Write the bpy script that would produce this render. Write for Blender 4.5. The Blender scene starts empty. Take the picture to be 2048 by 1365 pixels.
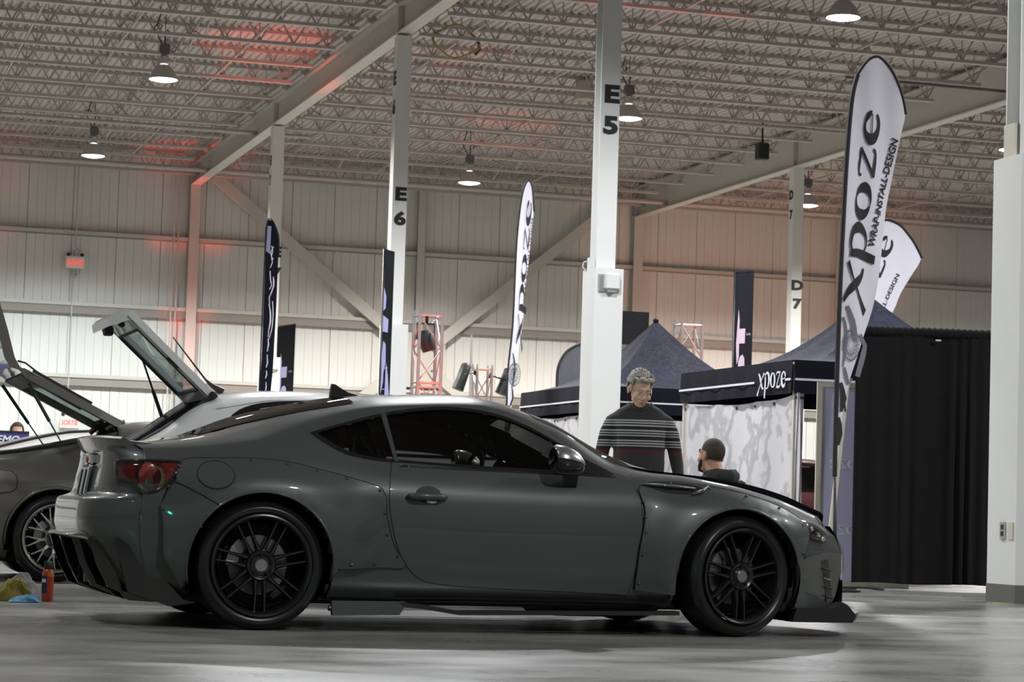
import bpy, bmesh, math, random
import numpy as np
from mathutils import Vector, Matrix, noise
from mathutils.geometry import delaunay_2d_cdt
random.seed(7)
SC = bpy.context.scene
COL = SC.collection
PI = math.pi

# ------------------------------------------------------------------ camera
def cam_basis(yaw, pitch, roll):
    fw = Vector((math.sin(yaw)*math.cos(pitch), math.cos(yaw)*math.cos(pitch), math.sin(pitch)))
    r0 = Vector((math.cos(yaw), -math.sin(yaw), 0)); u0 = r0.cross(fw)
    c, s = math.cos(roll), math.sin(roll)
    return r0*c+u0*s, u0*c-r0*s, fw
cr, cu, cf = cam_basis(.2943, .0701, .0312)
cd = bpy.data.cameras.new('camera'); cam = bpy.data.objects.new('camera', cd); COL.objects.link(cam)
cd.sensor_width = 23.5; cd.lens = 23.5*4793/2048; cd.clip_end = 300; cd.clip_start = .1
cam.matrix_world = Matrix(((cr.x, cu.x, -cf.x, 0), (cr.y, cu.y, -cf.y, 0), (cr.z, cu.z, -cf.z, .64), (0, 0, 0, 1)))
cd.dof.use_dof = True; cd.dof.focus_distance = 12.0; cd.dof.aperture_fstop = 8.5
SC.camera = cam
# ------------------------------------------------------------------ world, exposure
w = bpy.data.worlds.new('hall_air'); SC.world = w; w.use_nodes = True
w.node_tree.nodes['Background'].inputs[0].default_value = (1, .91, .89, 1)
w.node_tree.nodes['Background'].inputs[1].default_value = .16
SC.view_settings.view_transform = 'Standard'; SC.view_settings.look = 'None'
SC.view_settings.exposure = 0.0; SC.view_settings.gamma = 1; SC.view_settings.use_curve_mapping = False
SC.cycles.max_bounces = 6; SC.cycles.diffuse_bounces = 3; SC.cycles.transparent_max_bounces = 16
SC.cycles.sample_clamp_indirect = 4.0; SC.cycles.caustics_reflective = False; SC.cycles.caustics_refractive = False
LAMP_W = 4700.0          # watts of one high bay lamp
# coloured stage uplights (position, target, colour, watts, cone degrees)
STAGE = [((9.75, 60.15, .35), (9.75, 60.72, 9.0), (1, .05, .03), 2200, 22, 'black uplight at the foot of the E 8 wall post'),
         ((10.4, 60.4, .3), (10.6, 60.85, 3.4), (1, .05, .03), 220, 50, 'black uplight close under the lowest girt'),
         ((8.3, 40.6, .3), (8.75, 45.4, 9.4), (1, .08, .05), 2600, 19, 'black uplight aimed at the girder above E 6'),
         ((12.2, 46.4, .3), (15.6, 52.2, 9.4), (1, .08, .05), 1500, 13, 'black uplight aimed at the roof between the columns'),
         ((8.95, 32.95, .35), (8.95, 33.85, 3.2), (1, .05, .015), 1500, 22, 'black uplight at the foot of the left truss tower'),
         ((12.5, 42.35, .35), (12.52, 43.2, 3.0), (1, .05, .015), 800, 17, 'black uplight at the foot of the middle truss tower'),
         ((13.6, 34.5, .35), (13.6, 35.25, 3.4), (1, .05, .015), 1500, 22, 'black uplight at the foot of the right truss tower'),
         ((23.6, 50.2, .35), (25.2, 60.9, 8.8), (1, .36, .17), 1150, 50, 'black uplight washing amber on the far wall'),
         ((4.3, 58.6, .35), (4.4, 60.8, 9.6), (1, .1, .06), 420, 24, 'black uplight at the far left of the wall'),
         ((-3.2, 5.0, 2.6), (3.2, 12.0, .6), (.02, 1, .6), 60, 30, 'unseen small green stage light added left of the camera')]  # unseen light added for green highlights on the coupe

# ------------------------------------------------------------------ materials
def nodes_of(m):
    m.use_nodes = True; nt = m.node_tree; return nt, nt.nodes, nt.links
def mat(name, col, rough=.5, metal=0., coat=0., vary=.0, scale=8., bump=0., bscale=60., spec=.5, sheen=0., emit=None, es=0., rvary=0., alpha=1., coatr=.03):
    m = bpy.data.materials.new(name); nt, N, L = nodes_of(m); b = N['Principled BSDF']
    b.inputs['Base Color'].default_value = (*col, 1); b.inputs['Roughness'].default_value = rough
    b.inputs['Metallic'].default_value = metal; b.inputs['Coat Weight'].default_value = coat
    b.inputs['Coat Roughness'].default_value = coatr; b.inputs['Specular IOR Level'].default_value = spec
    b.inputs['Sheen Weight'].default_value = sheen
    if emit: b.inputs['Emission Color'].default_value = (*emit, 1); b.inputs['Emission Strength'].default_value = es
    if vary or bump or rvary:
        tc = N.new('ShaderNodeTexCoord'); nz = N.new('ShaderNodeTexNoise'); nz.inputs['Scale'].default_value = scale
        nz.inputs['Detail'].default_value = 5; L.new(tc.outputs['Object'], nz.inputs['Vector'])
        if vary:
            mx = N.new('ShaderNodeMix'); mx.data_type = 'RGBA'
            mx.inputs[6].default_value = tuple(c*(1-vary) for c in col)+(1,); mx.inputs[7].default_value = tuple(min(1, c*(1+vary)) for c in col)+(1,)
            L.new(nz.outputs['Fac'], mx.inputs[0]); L.new(mx.outputs[2], b.inputs['Base Color'])
        if rvary:
            mr = N.new('ShaderNodeMapRange'); mr.inputs[3].default_value = max(0, rough-rvary); mr.inputs[4].default_value = rough+rvary
            L.new(nz.outputs['Fac'], mr.inputs[0]); L.new(mr.outputs[0], b.inputs['Roughness'])
        if bump:
            n2 = N.new('ShaderNodeTexNoise'); n2.inputs['Scale'].default_value = bscale; L.new(tc.outputs['Object'], n2.inputs['Vector'])
            bp = N.new('ShaderNodeBump'); bp.inputs['Strength'].default_value = bump; bp.inputs['Distance'].default_value = .01
            L.new(n2.outputs['Fac'], bp.inputs['Height']); L.new(bp.outputs[0], b.inputs['Normal'])
    return m
def glass(name, tint, refl=.06, rough=.02):
    m = bpy.data.materials.new(name); nt, N, L = nodes_of(m); N.remove(N['Principled BSDF'])
    t = N.new('ShaderNodeBsdfTransparent'); t.inputs[0].default_value = (*tint, 1)
    g = N.new('ShaderNodeBsdfGlossy'); g.inputs['Roughness'].default_value = rough
    lw = N.new('ShaderNodeLayerWeight'); lw.inputs[0].default_value = .25
    mr = N.new('ShaderNodeMapRange'); mr.inputs[3].default_value = refl*.6; mr.inputs[4].default_value = .7
    mx = N.new('ShaderNodeMixShader'); L.new(lw.outputs['Fresnel'], mr.inputs[0]); L.new(mr.outputs[0], mx.inputs[0])
    L.new(t.outputs[0], mx.inputs[1]); L.new(g.outputs[0], mx.inputs[2]); L.new(mx.outputs[0], N['Material Output'].inputs[0])
    return m
M = {}
M['column'] = mat('white column paint', (.74, .745, .73), .45, vary=.03, scale=2)
M['steel_white'] = mat('off white steel paint', (.56, .53, .49), .55, vary=.06, scale=3)
M['deck'] = mat('painted roof deck', (.52, .475, .46), .5, vary=.08, scale=1.2)
M['joist'] = mat('painted joist steel', (.45, .40, .38), .55, vary=.08, scale=3)
M['girt_shadow'] = mat('taupe girt shadow band', (.30, .265, .24), .6)  # shadow band below the girt flanges, put into the web's colour
M['wall'] = mat('white wall sheet', (.71, .69, .665), .5, vary=.04, scale=.7)
M['base_grey'] = mat('grey rubber base', (.12, .12, .11), .6)
M['black_letter'] = mat('black vinyl lettering', (.006, .007, .012), .5)
M['white_plastic'] = mat('white plastic', (.72, .74, .74), .4)
M['grey_plastic'] = mat('grey plastic', (.3, .31, .31), .5)
M['alu'] = mat('brushed aluminium', (.62, .6, .58), .35, metal=.9, bump=.05)
M['truss'] = mat('truss aluminium', (.36, .36, .36), .4, metal=.6)
M['pole'] = mat('cream painted pole', (.6, .57, .48), .45)
M['black_metal'] = mat('black metal', (.012, .012, .013), .4)
M['black_plastic'] = mat('black plastic', (.014, .014, .015), .45)
M['black_gloss'] = mat('gloss black', (.006, .006, .007), .12, coat=1)
M['lens'] = mat('lamp lens', (1, 1, 1), .4, emit=(.93, .97, 1), es=14)
M['paint'] = mat('dark grey car paint', (.050, .057, .055), .42, metal=.12, coat=1, coatr=.04, bump=.01, bscale=900)
M['paint2'] = mat('bronze grey car paint', (.17, .165, .14), .34, metal=.7, coat=1, bump=.01, bscale=900)
M['paint3'] = mat('white car paint', (.70, .73, .71), .3, coat=1)
M['paint4'] = mat('cream car paint', (.66, .64, .6), .3, coat=1)
M['paint5'] = mat('dark red car paint', (.07, .006, .008), .3, metal=.3, coat=1)
M['carbon'] = mat('black bonnet lacquer', (.005, .005, .006), .7, vary=.3, scale=300, spec=.0)
M['tyre'] = mat('tyre rubber', (.012, .012, .012), .5, bump=.1, bscale=200)
M['tyre_lt'] = mat('tyre rubber shine', (.010, .010, .010), .32)
M['rim_black'] = mat('satin black wheel', (.012, .012, .013), .28, coat=.4)
M['rim_silver'] = mat('silver wheel', (.55, .54, .52), .25, metal=.9)
M['disc'] = mat('brake steel', (.16, .16, .16), .45, metal=.9)
M['pillar_grey'] = mat('satin pillar trim', (.035, .037, .037), .35)
M['cap_silver'] = mat('wheel cap silver', (.35, .35, .35), .3, metal=.8)
M['seam'] = mat('dark panel gap', (.003, .003, .003), .6)
M['interior'] = mat('dark cabin trim', (.012, .012, .013), .7)
M['seat'] = mat('seat cloth', (.014, .013, .013), .85, bump=.2)
M['red_belt'] = mat('red belt webbing', (.25, .01, .01), .7)
M['glass_dark'] = glass('tinted car glass', (.38, .385, .38), .04)
M['glass_rear'] = glass('dark rear glass', (.10, .09, .09), .10)
M['glass_green'] = glass('greenish car glass', (.62, .74, .74), .10)
M['glass_lamp'] = glass('clear lamp cover', (.85, .82, .78), .10)
M['lamp_red'] = mat('red lamp lens', (.20, .010, .008), .15, coat=1)
M['lamp_red2'] = mat('bright red lamp bowl', (.24, .020, .013), .3, coat=1, vary=.6, scale=25)
M['lamp_base'] = mat('smoked red lamp housing', (.05, .006, .006), .2, coat=1)
M['lamp_olive'] = mat('olive lamp reflector', (.25, .23, .13), .3, metal=.6)
M['chrome'] = mat('chrome', (.8, .8, .8), .08, metal=1)
M['plate'] = mat('plate white', (.6, .64, .64), .4)
M['orange'] = mat('orange emblem', (.6, .14, .03), .4)
M['fabric_dark'] = mat('black drape cloth', (.015, .0145, .016), .9, spec=.1, sheen=.04, vary=.25, scale=5, bump=.15, bscale=150)
M['flag_white'] = mat('white flag cloth with lilac light cast', (.90, .88, .98), .75, vary=.03, scale=6)  # white cloth; the lilac cast of the light is put into its colour
M['flag_navy'] = mat('navy black flag cloth', (.010, .011, .022), .8, bump=.1, spec=.15)
M['flag_black'] = mat('black flag cloth', (.009, .010, .013), .8, bump=.1, spec=.2)
M['flag_lilac'] = mat('lilac flag print', (.36, .36, .60), .75)
M['flag_pink'] = mat('pinkish flag print', (.55, .42, .52), .75)
M['flag_grey'] = mat('grey feather flag cloth', (.10, .10, .115), .75, vary=.2, scale=12)
M['spear_grey'] = mat('pale grey flag cloth', (.36, .35, .33), .8)
M['flag_line'] = mat('grey flag print line', (.22, .21, .25), .75)
M['print_black'] = mat('dark brown black print', (.022, .02, .022), .7)
M['panel_lilac'] = mat('lilac display panel', (.62, .61, .88), .6, vary=.03, scale=3)
M['panel_text'] = mat('pale panel print', (.95, .94, .98), .6)
M['skin'] = mat('skin', (.60, .37, .26), .55, vary=.04, scale=18)
M['skin2'] = mat('tan skin', (.46, .25, .155), .55, vary=.05, scale=18)
M['hair_grey'] = mat('grey hair', (.36, .35, .31), .75, vary=.45, scale=40, bump=.6, bscale=120)
M['hair_dark'] = mat('dark cropped hair', (.048, .032, .022), .8, vary=.3, scale=60, bump=.3, bscale=300)
M['hoodie'] = mat('charcoal hoodie', (.030, .030, .032), .9, vary=.2, scale=20, bump=.3, bscale=250)
M['trousers'] = mat('dark trousers', (.02, .022, .03), .85, bump=.2)
M['shoe'] = mat('black shoe', (.01, .01, .01), .5)
M['eye_white'] = mat('eye white', (.5, .48, .45), .3)
M['eye_dark'] = mat('eye iris', (.02, .015, .01), .3)
M['lip'] = mat('lip', (.36, .14, .11), .5)
M['steel_dark'] = mat('dark galvanised', (.16, .155, .15), .5, metal=.5)
M['bell'] = mat('grey lamp reflector', (.48, .46, .44), .45, metal=.3)
M['tan_lamp'] = mat('tan lamp housing', (.44, .36, .31), .55)
M['yellow_hose'] = mat('yellow cable', (.40, .33, .16), .6)
M['red_sign'] = mat('red exit letters', (.6, .05, .04), .4, emit=(1, .05, .03), es=.9)
M['sign_face'] = mat('pale red sign face', (.8, .6, .56), .4, emit=(1, .35, .3), es=.12)
M['blue_sign'] = mat('blue banner', (.035, .04, .22), .6)
M['white_print'] = mat('white print', (.75, .75, .78), .6)
M['yellow_cloth'] = mat('olive yellow towel', (.22, .19, .015), .9, sheen=.3, bump=.5, bscale=140)
M['blue_cloth'] = mat('light blue towel', (.16, .38, .62), .9, sheen=.3, bump=.5, bscale=140)
M['dark_cloth'] = mat('dark bag cloth', (.02, .02, .024), .85, bump=.3)
M['grey_cloth'] = mat('pale patterned bag', (.22, .21, .22), .8, vary=.7, scale=30)
M['bottle_red'] = mat('red orange bottle', (.50, .06, .025), .3, coat=.5, vary=.25, scale=6)
M['bottle_label'] = mat('orange bottle label', (.62, .22, .06), .4)
M['bottle_navy'] = mat('navy bottle label', (.03, .03, .09), .4)
M['yellow_tape'] = mat('yellow floor tape', (.55, .52, .03), .6)
M['rivet'] = mat('dark steel rivet', (.10, .10, .10), .25, metal=.9)

def tent_cloth():
    m = bpy.data.materials.new('navy printed tent cloth'); nt, N, L = nodes_of(m); b = N['Principled BSDF']
    tc = N.new('ShaderNodeTexCoord'); nz = N.new('ShaderNodeTexNoise'); nz.inputs['Scale'].default_value = 7; nz.inputs['Detail'].default_value = 3; nz.inputs['Distortion'].default_value = 3
    L.new(tc.outputs['Object'], nz.inputs['Vector']); cr_ = N.new('ShaderNodeValToRGB'); L.new(nz.outputs['Fac'], cr_.inputs[0])
    e = cr_.color_ramp.elements; e[0].position = .42; e[0].color = (.008, .0085, .018, 1); e[1].position = .58; e[1].color = (.019, .0205, .044, 1)
    L.new(cr_.outputs[0], b.inputs['Base Color']); b.inputs['Roughness'].default_value = .75; b.inputs['Specular IOR Level'].default_value = .2
    return m
M['tent'] = tent_cloth()
M['valance'] = mat('navy black valance cloth', (.008, .008, .015), .75, bump=.15, bscale=30, spec=.15)
def sheet_print():
    m = bpy.data.materials.new('white sheet with grey swirl print'); nt, N, L = nodes_of(m); b = N['Principled BSDF']
    tc = N.new('ShaderNodeTexCoord'); nz = N.new('ShaderNodeTexNoise'); nz.inputs['Scale'].default_value = 1.6; nz.inputs['Detail'].default_value = 1.5
    L.new(tc.outputs['Object'], nz.inputs['Vector'])
    wv = N.new('ShaderNodeTexWave'); wv.inputs['Scale'].default_value = 2.4; wv.inputs['Distortion'].default_value = 9; wv.inputs['Detail'].default_value = 3.0; wv.inputs['Detail Scale'].default_value = 1.3
    L.new(tc.outputs['Object'], wv.inputs['Vector'])
    r1 = N.new('ShaderNodeValToRGB'); L.new(wv.outputs['Color'], r1.inputs[0]); e = r1.color_ramp.elements
    e[0].position = .0; e[0].color = (.40, .39, .41, 1); e[1].position = .55; e[1].color = (.60, .585, .61, 1)
    L.new(r1.outputs[0], b.inputs['Base Color']); b.inputs['Roughness'].default_value = .8
    return m
M['sheet'] = sheet_print()
def floor_mat():
    m = bpy.data.materials.new('polished concrete'); nt, N, L = nodes_of(m); b = N['Principled BSDF']
    tc = N.new('ShaderNodeTexCoord'); mp = N.new('ShaderNodeMapping'); mp.inputs['Scale'].default_value = (.55, .8, 1); L.new(tc.outputs['Object'], mp.inputs[0])
    n1 = N.new('ShaderNodeTexNoise'); n1.inputs['Scale'].default_value = .9; n1.inputs['Detail'].default_value = 8; n1.inputs['Roughness'].default_value = .62; L.new(mp.outputs[0], n1.inputs['Vector'])
    n2 = N.new('ShaderNodeTexNoise'); n2.inputs['Scale'].default_value = 2.2; n2.inputs['Detail'].default_value = 4; L.new(mp.outputs[0], n2.inputs['Vector'])
    mx = N.new('ShaderNodeMix'); mx.data_type = 'FLOAT'; mx.inputs[0].default_value = .35; L.new(n1.outputs['Fac'], mx.inputs[2]); L.new(n2.outputs['Fac'], mx.inputs[3])
    cr_ = N.new('ShaderNodeValToRGB'); L.new(mx.outputs[0], cr_.inputs[0]); e = cr_.color_ramp.elements
    e[0].position = .34; e[0].color = (.115, .114, .103, 1); e[1].position = .66; e[1].color = (.26, .255, .23, 1)
    L.new(cr_.outputs[0], b.inputs['Base Color'])
    mr = N.new('ShaderNodeMapRange'); mr.inputs[1].default_value = .3; mr.inputs[2].default_value = .7; mr.inputs[3].default_value = .22; mr.inputs[4].default_value = .38
    L.new(n2.outputs['Fac'], mr.inputs[0]); L.new(mr.outputs[0], b.inputs['Roughness'])
    b.inputs['Specular IOR Level'].default_value = .55
    return m
M['floor'] = floor_mat()
def sweater_mat():
    # knitted stripes follow the garment's own height
    m = bpy.data.materials.new('striped charcoal knit'); nt, N, L = nodes_of(m); b = N['Principled BSDF']
    tc = N.new('ShaderNodeTexCoord'); sx = N.new('ShaderNodeSeparateXYZ'); L.new(tc.outputs['Object'], sx.inputs[0])
    mr = N.new('ShaderNodeMapRange'); mr.inputs[1].default_value = 1.06; mr.inputs[2].default_value = 1.36; L.new(sx.outputs['Z'], mr.inputs[0])
    r = N.new('ShaderNodeValToRGB'); r.color_ramp.interpolation = 'CONSTANT'; L.new(mr.outputs[0], r.inputs[0])
    dk = (.020, .020, .021, 1); wh = (.36, .36, .36, 1); rd = (.07, .006, .012, 1); bk = (.006, .006, .009, 1)
    stops = [(0, dk), (.10, rd), (.185, bk), (.27, wh), (.30, dk), (.335, wh), (.365, dk), (.40, wh), (.43, bk), (.53, wh), (.555, dk), (.59, wh), (.62, dk), (.655, wh), (.69, bk), (.78, wh), (.815, dk), (.85, wh), (.88, dk), (.91, wh), (.945, dk)]
    e = r.color_ramp.elements
    e[0].position = 0; e[0].color = dk; e[1].position = stops[1][0]; e[1].color = rd
    for p, c in stops[2:]:
        q = e.new(p); q.color = c
    L.new(r.outputs[0], b.inputs['Base Color']); b.inputs['Roughness'].default_value = .9; b.inputs['Sheen Weight'].default_value = .1
    nz = N.new('ShaderNodeTexNoise'); nz.inputs['Scale'].default_value = 180; L.new(tc.outputs['Object'], nz.inputs['Vector'])
    bp = N.new('ShaderNodeBump'); bp.inputs['Strength'].default_value = .4; bp.inputs['Distance'].default_value = .01; L.new(nz.outputs['Fac'], bp.inputs['Height']); L.new(bp.outputs[0], b.inputs['Normal'])
    return m
M['sweater'] = sweater_mat()

# ------------------------------------------------------------------ mesh helpers
class MB:
    def __init__(s): s.v = []; s.f = []
    def add(s, vs, fs):
        o = len(s.v); s.v += [tuple(map(float, p)) for p in vs]; s.f += [tuple(i+o for i in f) for f in fs]; return s
    def box(s, x0, x1, y0, y1, z0, z1):
        return s.add([(x0,y0,z0),(x1,y0,z0),(x1,y1,z0),(x0,y1,z0),(x0,y0,z1),(x1,y0,z1),(x1,y1,z1),(x0,y1,z1)],
                     [(3,2,1,0),(4,5,6,7),(0,1,5,4),(1,2,6,5),(2,3,7,6),(3,0,4,7)])
    def cbox(s, x0, x1, y0, y1, z0, z1, c):
        # box with chamfered vertical and top edges: stacked octagon rings
        def ring(i, z):
            a, b, p, q = x0+i, x1-i, y0+i, y1-i
            return [(a+c,p,z),(b-c,p,z),(b,p+c,z),(b,q-c,z),(b-c,q,z),(a+c,q,z),(a,q-c,z),(a,p+c,z)]
        return s.loft([ring(c, z0), ring(0, z0+c), ring(0, z1-c), ring(c, z1)])
    def bar(s, a, b, w, h=None, up=(0,0,1)):
        a = Vector(a); b = Vector(b); d = (b-a).normalized(); h = h or w; up = Vector(up)
        sd = d.cross(up)
        if sd.length < 1e-4: sd = d.cross(Vector((1,0,0)))
        sd.normalize(); u = sd.cross(d)
        vs = []
        for p in (a, b):
            for i, j in ((-1,-1),(1,-1),(1,1),(-1,1)): vs.append(p+sd*(i*w/2)+u*(j*h/2))
        return s.add(vs, [(3,2,1,0),(4,5,6,7),(0,1,5,4),(1,2,6,5),(2,3,7,6),(3,0,4,7)])
    def loft(s, rings, cap=True, closed=True):
        n = len(rings[0]); o = len(s.v)
        for r in rings: s.v += [tuple(map(float, p)) for p in r]
        for i in range(len(rings)-1):
            for k in range(n if closed else n-1):
                k2 = (k+1) % n; s.f.append((o+i*n+k, o+i*n+k2, o+(i+1)*n+k2, o+(i+1)*n+k))
        if cap and closed:
            s.f.append(tuple(o+k for k in reversed(range(n)))); s.f.append(tuple(o+(len(rings)-1)*n+k for k in range(n)))
        return s
    def tube(s, pts, r, n=8, cap=True):
        pts = [Vector(p) for p in pts]; rr = r if isinstance(r, (list, tuple)) else [r]*len(pts); rings = []
        t0 = (pts[1]-pts[0]).normalized(); nrm = t0.orthogonal().normalized()
        for i, p in enumerate(pts):
            t = (pts[min(i+1, len(pts)-1)]-pts[max(i-1, 0)]).normalized()
            nrm = (nrm-t*nrm.dot(t)).normalized(); bn = t.cross(nrm)
            rings.append([p+(nrm*math.cos(2*PI*k/n)+bn*math.sin(2*PI*k/n))*rr[i] for k in range(n)])
        return s.loft(rings, cap)
    def lathe(s, prof, n=24, c=(0,0,0), axis='z', cap=False):
        c = Vector(c); rings = []
        for r, h in prof:
            ring = []
            for k in range(n):
                a = 2*PI*k/n; p = (r*math.cos(a), r*math.sin(a), h)
                if axis == 'y': p = (p[0], p[2], p[1])
                if axis == 'x': p = (p[2], p[0], p[1])
                ring.append(c+Vector(p))
            rings.append(ring)
        return s.loft(rings, cap)
    def ell(s, c, r, nu=16, nv=10, rot=None):
        c = Vector(c); rings = []
        for i in range(nv+1):
            a = PI*i/nv; rg = []
            for k in range(nu):
                b = 2*PI*k/nu; p = Vector((r[0]*math.sin(a)*math.cos(b), r[1]*math.sin(a)*math.sin(b), -r[2]*math.cos(a)))
                if rot: p = rot @ p
                rg.append(c+p)
            rings.append(rg)
        rings[0] = [p+Vector((0,0,0)) for p in rings[0]]
        return s.loft(rings, False)
    def prism(s, poly, d, f):
        # poly: list of (a,b); f(a,b,t) -> point; t = 0 .. d
        n = len(poly); o = len(s.v)
        for t in (0, d): s.v += [tuple(map(float, f(a, b, t))) for a, b in poly]
        s.f += [tuple(o+i for i in reversed(range(n))), tuple(o+n+i for i in range(n))]
        s.f += [(o+i, o+(i+1) % n, o+n+(i+1) % n, o+n+i) for i in range(n)]
        return s
    def grid(s, rows):
        n = len(rows[0]); o = len(s.v)
        for r in rows: s.v += [tuple(map(float, p)) for p in r]
        for i in range(len(rows)-1):
            for k in range(n-1): s.f.append((o+i*n+k, o+i*n+k+1, o+(i+1)*n+k+1, o+(i+1)*n+k))
        return s
    def xform(s, fn): s.v = [tuple(fn(Vector(p))) for p in s.v]; return s

def mesh_of(name, mb, m, smooth=None, merge=1e-5, fix=True):
    me = bpy.data.meshes.new(name); me.from_pydata(mb.v, [], mb.f)
    bm = bmesh.new(); bm.from_mesh(me)
    if merge: bmesh.ops.remove_doubles(bm, verts=bm.verts, dist=merge)
    if fix: bmesh.ops.recalc_face_normals(bm, faces=bm.faces)
    bm.to_mesh(me); bm.free()
    me.materials.append(m)
    if smooth is not None:
        me.polygons.foreach_set('use_smooth', [True]*len(me.polygons))
        if smooth < 179: me.set_sharp_from_angle(angle=math.radians(smooth))
    me.update(); return me
def obj(name, mb, m, parent=None, smooth=None, loc=None, **k):
    me = mb if isinstance(mb, bpy.types.Mesh) else mesh_of(name, mb, M[m] if isinstance(m, str) else m, smooth, **k)
    o = bpy.data.objects.new(name, me); COL.objects.link(o)
    if parent: o.parent = parent
    if loc: o.location = loc
    return o
def tag(o, label=None, cat=None, group=None, kind=None):
    for k, v in (('label', label), ('category', cat), ('group', group), ('kind', kind)):
        if v: o[k] = v
    return o
def thing(name, label, cat, loc=(0,0,0), rz=0, group=None):
    o = bpy.data.objects.new(name, None); COL.objects.link(o); o.location = loc; o.rotation_euler = (0,0,rz); o.empty_display_size = .1
    return tag(o, label, cat, group)
def copy_thing(o, parent=None):
    c = o.copy(); COL.objects.link(c)
    if parent: c.parent = parent
    for ch in list(o.children): copy_thing(ch, c)
    return c
def spot(parent, loc, target, col, watts, cone, blend=.4, rad=.1, name='lamp_light'):
    l = bpy.data.lights.new(name, 'SPOT'); l.energy = watts; l.color = col; l.spot_size = math.radians(cone); l.spot_blend = blend; l.shadow_soft_size = rad
    o = bpy.data.objects.new(name, l); COL.objects.link(o); o.parent = parent; o.location = loc
    o.rotation_euler = (Vector(target)-Vector(loc)).to_track_quat('-Z', 'Y').to_euler(); return o
def text_mesh(body, size, m, bold=.0, ext=.002, shear=0., sx=1., align='CENTER'):
    cu_ = bpy.data.curves.new('lettering', 'FONT'); cu_.body = body; cu_.size = size; cu_.align_x = align; cu_.align_y = 'CENTER'
    cu_.offset = bold; cu_.extrude = ext; cu_.shear = shear; cu_.resolution_u = 3
    o = bpy.data.objects.new('lettering', cu_); COL.objects.link(o); bpy.context.view_layer.update()
    me = bpy.data.meshes.new_from_object(o.evaluated_get(bpy.context.evaluated_depsgraph_get()))
    bpy.data.objects.remove(o); bpy.data.curves.remove(cu_)
    me.name = 'lettering'; me.materials.clear(); me.materials.append(M[m])
    if sx != 1: me.transform(Matrix.Diagonal((sx, 1, 1, 1)))
    return me
def text(body, size, m, parent, loc, xdir, ydir, name='lettering', **k):
    me = text_mesh(body, size, m, **k); o = obj(name, me, m, parent)
    x = Vector(xdir).normalized(); y = Vector(ydir).normalized(); z = x.cross(y)
    o.matrix_local = Matrix(((x.x,y.x,z.x,loc[0]),(x.y,y.y,z.y,loc[1]),(x.z,y.z,z.z,loc[2]),(0,0,0,1)))
    return o
# ---- flat regions filled with a fine triangulation and mapped onto a surface
def inside(p, poly):
    x, y = p; r = False; j = len(poly)-1
    for i in range(len(poly)):
        a, b = poly[i], poly[j]
        if (a[1] > y) != (b[1] > y) and x < (b[0]-a[0])*(y-a[1])/(b[1]-a[1])+a[0]: r = not r
        j = i
    return r
def smooth_loop(pts, closed=True, step=.02, sharp=()):
    # Catmull-Rom through the points; indices in `sharp` stay corners
    out = []; n = len(pts); P = [Vector((p[0], p[1])) for p in pts]
    for i in range(n if closed else n-1):
        p1 = P[i]; p2 = P[(i+1) % n]
        p0 = P[(i-1) % n] if (closed or i > 0) else p1; p3 = P[(i+2) % n] if (closed or i < n-2) else p2
        if i in sharp: p0 = p1
        if (i+1) % n in sharp: p3 = p2
        k = max(1, int((p2-p1).length/step))
        for j in range(k):
            t = j/k
            q = .5*((2*p1)+(p2-p0)*t+(2*p0-5*p1+4*p2-p3)*t*t+(3*p1-p0-3*p2+p3)*t**3)
            out.append((q.x, q.y))
    if not closed: out.append((P[-1].x, P[-1].y))
    return out
def densify(loop, step):
    out = []
    for i in range(len(loop)):
        a = Vector(loop[i]); b = Vector(loop[(i+1) % len(loop)]); k = max(1, int((b-a).length/step))
        out += [tuple(a+(b-a)*(j/k)) for j in range(k)]
    return out
def region(loop, holes=(), sp=.03, grid=True):
    loops = [list(map(tuple, loop))]+[list(map(tuple, h)) for h in holes]
    vs = []; ed = []
    for lp in loops:
        o = len(vs); vs += lp; ed += [(o+i, o+(i+1) % len(lp)) for i in range(len(lp))]
    nb = len(vs); B = np.array(vs)
    if grid:
        lo = B.min(0); hi = B.max(0); j = 0; y = lo[1]+sp*.5
        A_ = B; E2 = B[[e[1] for e in ed]]; E1 = B[[e[0] for e in ed]]; dd = E2-E1; L2 = (dd**2).sum(1)+1e-12
        while y < hi[1]:
            x = lo[0]+(sp*.5 if j % 2 else 0)
            while x < hi[0]:
                p = np.array((x, y))
                t = np.clip(((p-E1)*dd).sum(1)/L2, 0, 1); d = np.sqrt(((E1+dd*t[:, None]-p)**2).sum(1)).min()
                if d > sp*.45 and inside((x, y), loops[0]) and not any(inside((x, y), h) for h in loops[1:]): vs.append((x, y))
                x += sp
            y += sp*.87; j += 1
    r = delaunay_2d_cdt([Vector(v) for v in vs], ed, [], 0, 1e-6)
    V = [tuple(v) for v in r[0]]; F = []
    for f in r[2]:
        c = (sum(V[i][0] for i in f)/len(f), sum(V[i][1] for i in f)/len(f))
        if inside(c, loops[0]) and not any(inside(c, h) for h in loops[1:]): F.append(tuple(f))
    return V, F
def skin_region(loop, fn, holes=(), sp=.03, d0=0., d1=None, grid=True):
    """region mapped by fn(a,b,depth); if d1 given a rim goes from depth d0 to d1"""
    V, F = region(loop, holes, sp, grid); mb = MB(); mb.add([fn(a, b, d0) for a, b in V], F)
    if d1 is not None:
        cnt = {}
        for f in F:
            for i in range(len(f)):
                e = (f[i], f[(i+1) % len(f)]); k = tuple(sorted(e)); cnt.setdefault(k, []).append(e)
        bd = [v[0] for v in cnt.values() if len(v) == 1]; ids = sorted({i for e in bd for i in e}); o = len(mb.v)
        mp_ = {i: o+k for k, i in enumerate(ids)}
        mb.v += [tuple(fn(V[i][0], V[i][1], d1)) for i in ids]
        mb.f += [(e[1], e[0], mp_[e[0]], mp_[e[1]]) for e in bd]
    return mb
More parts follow.
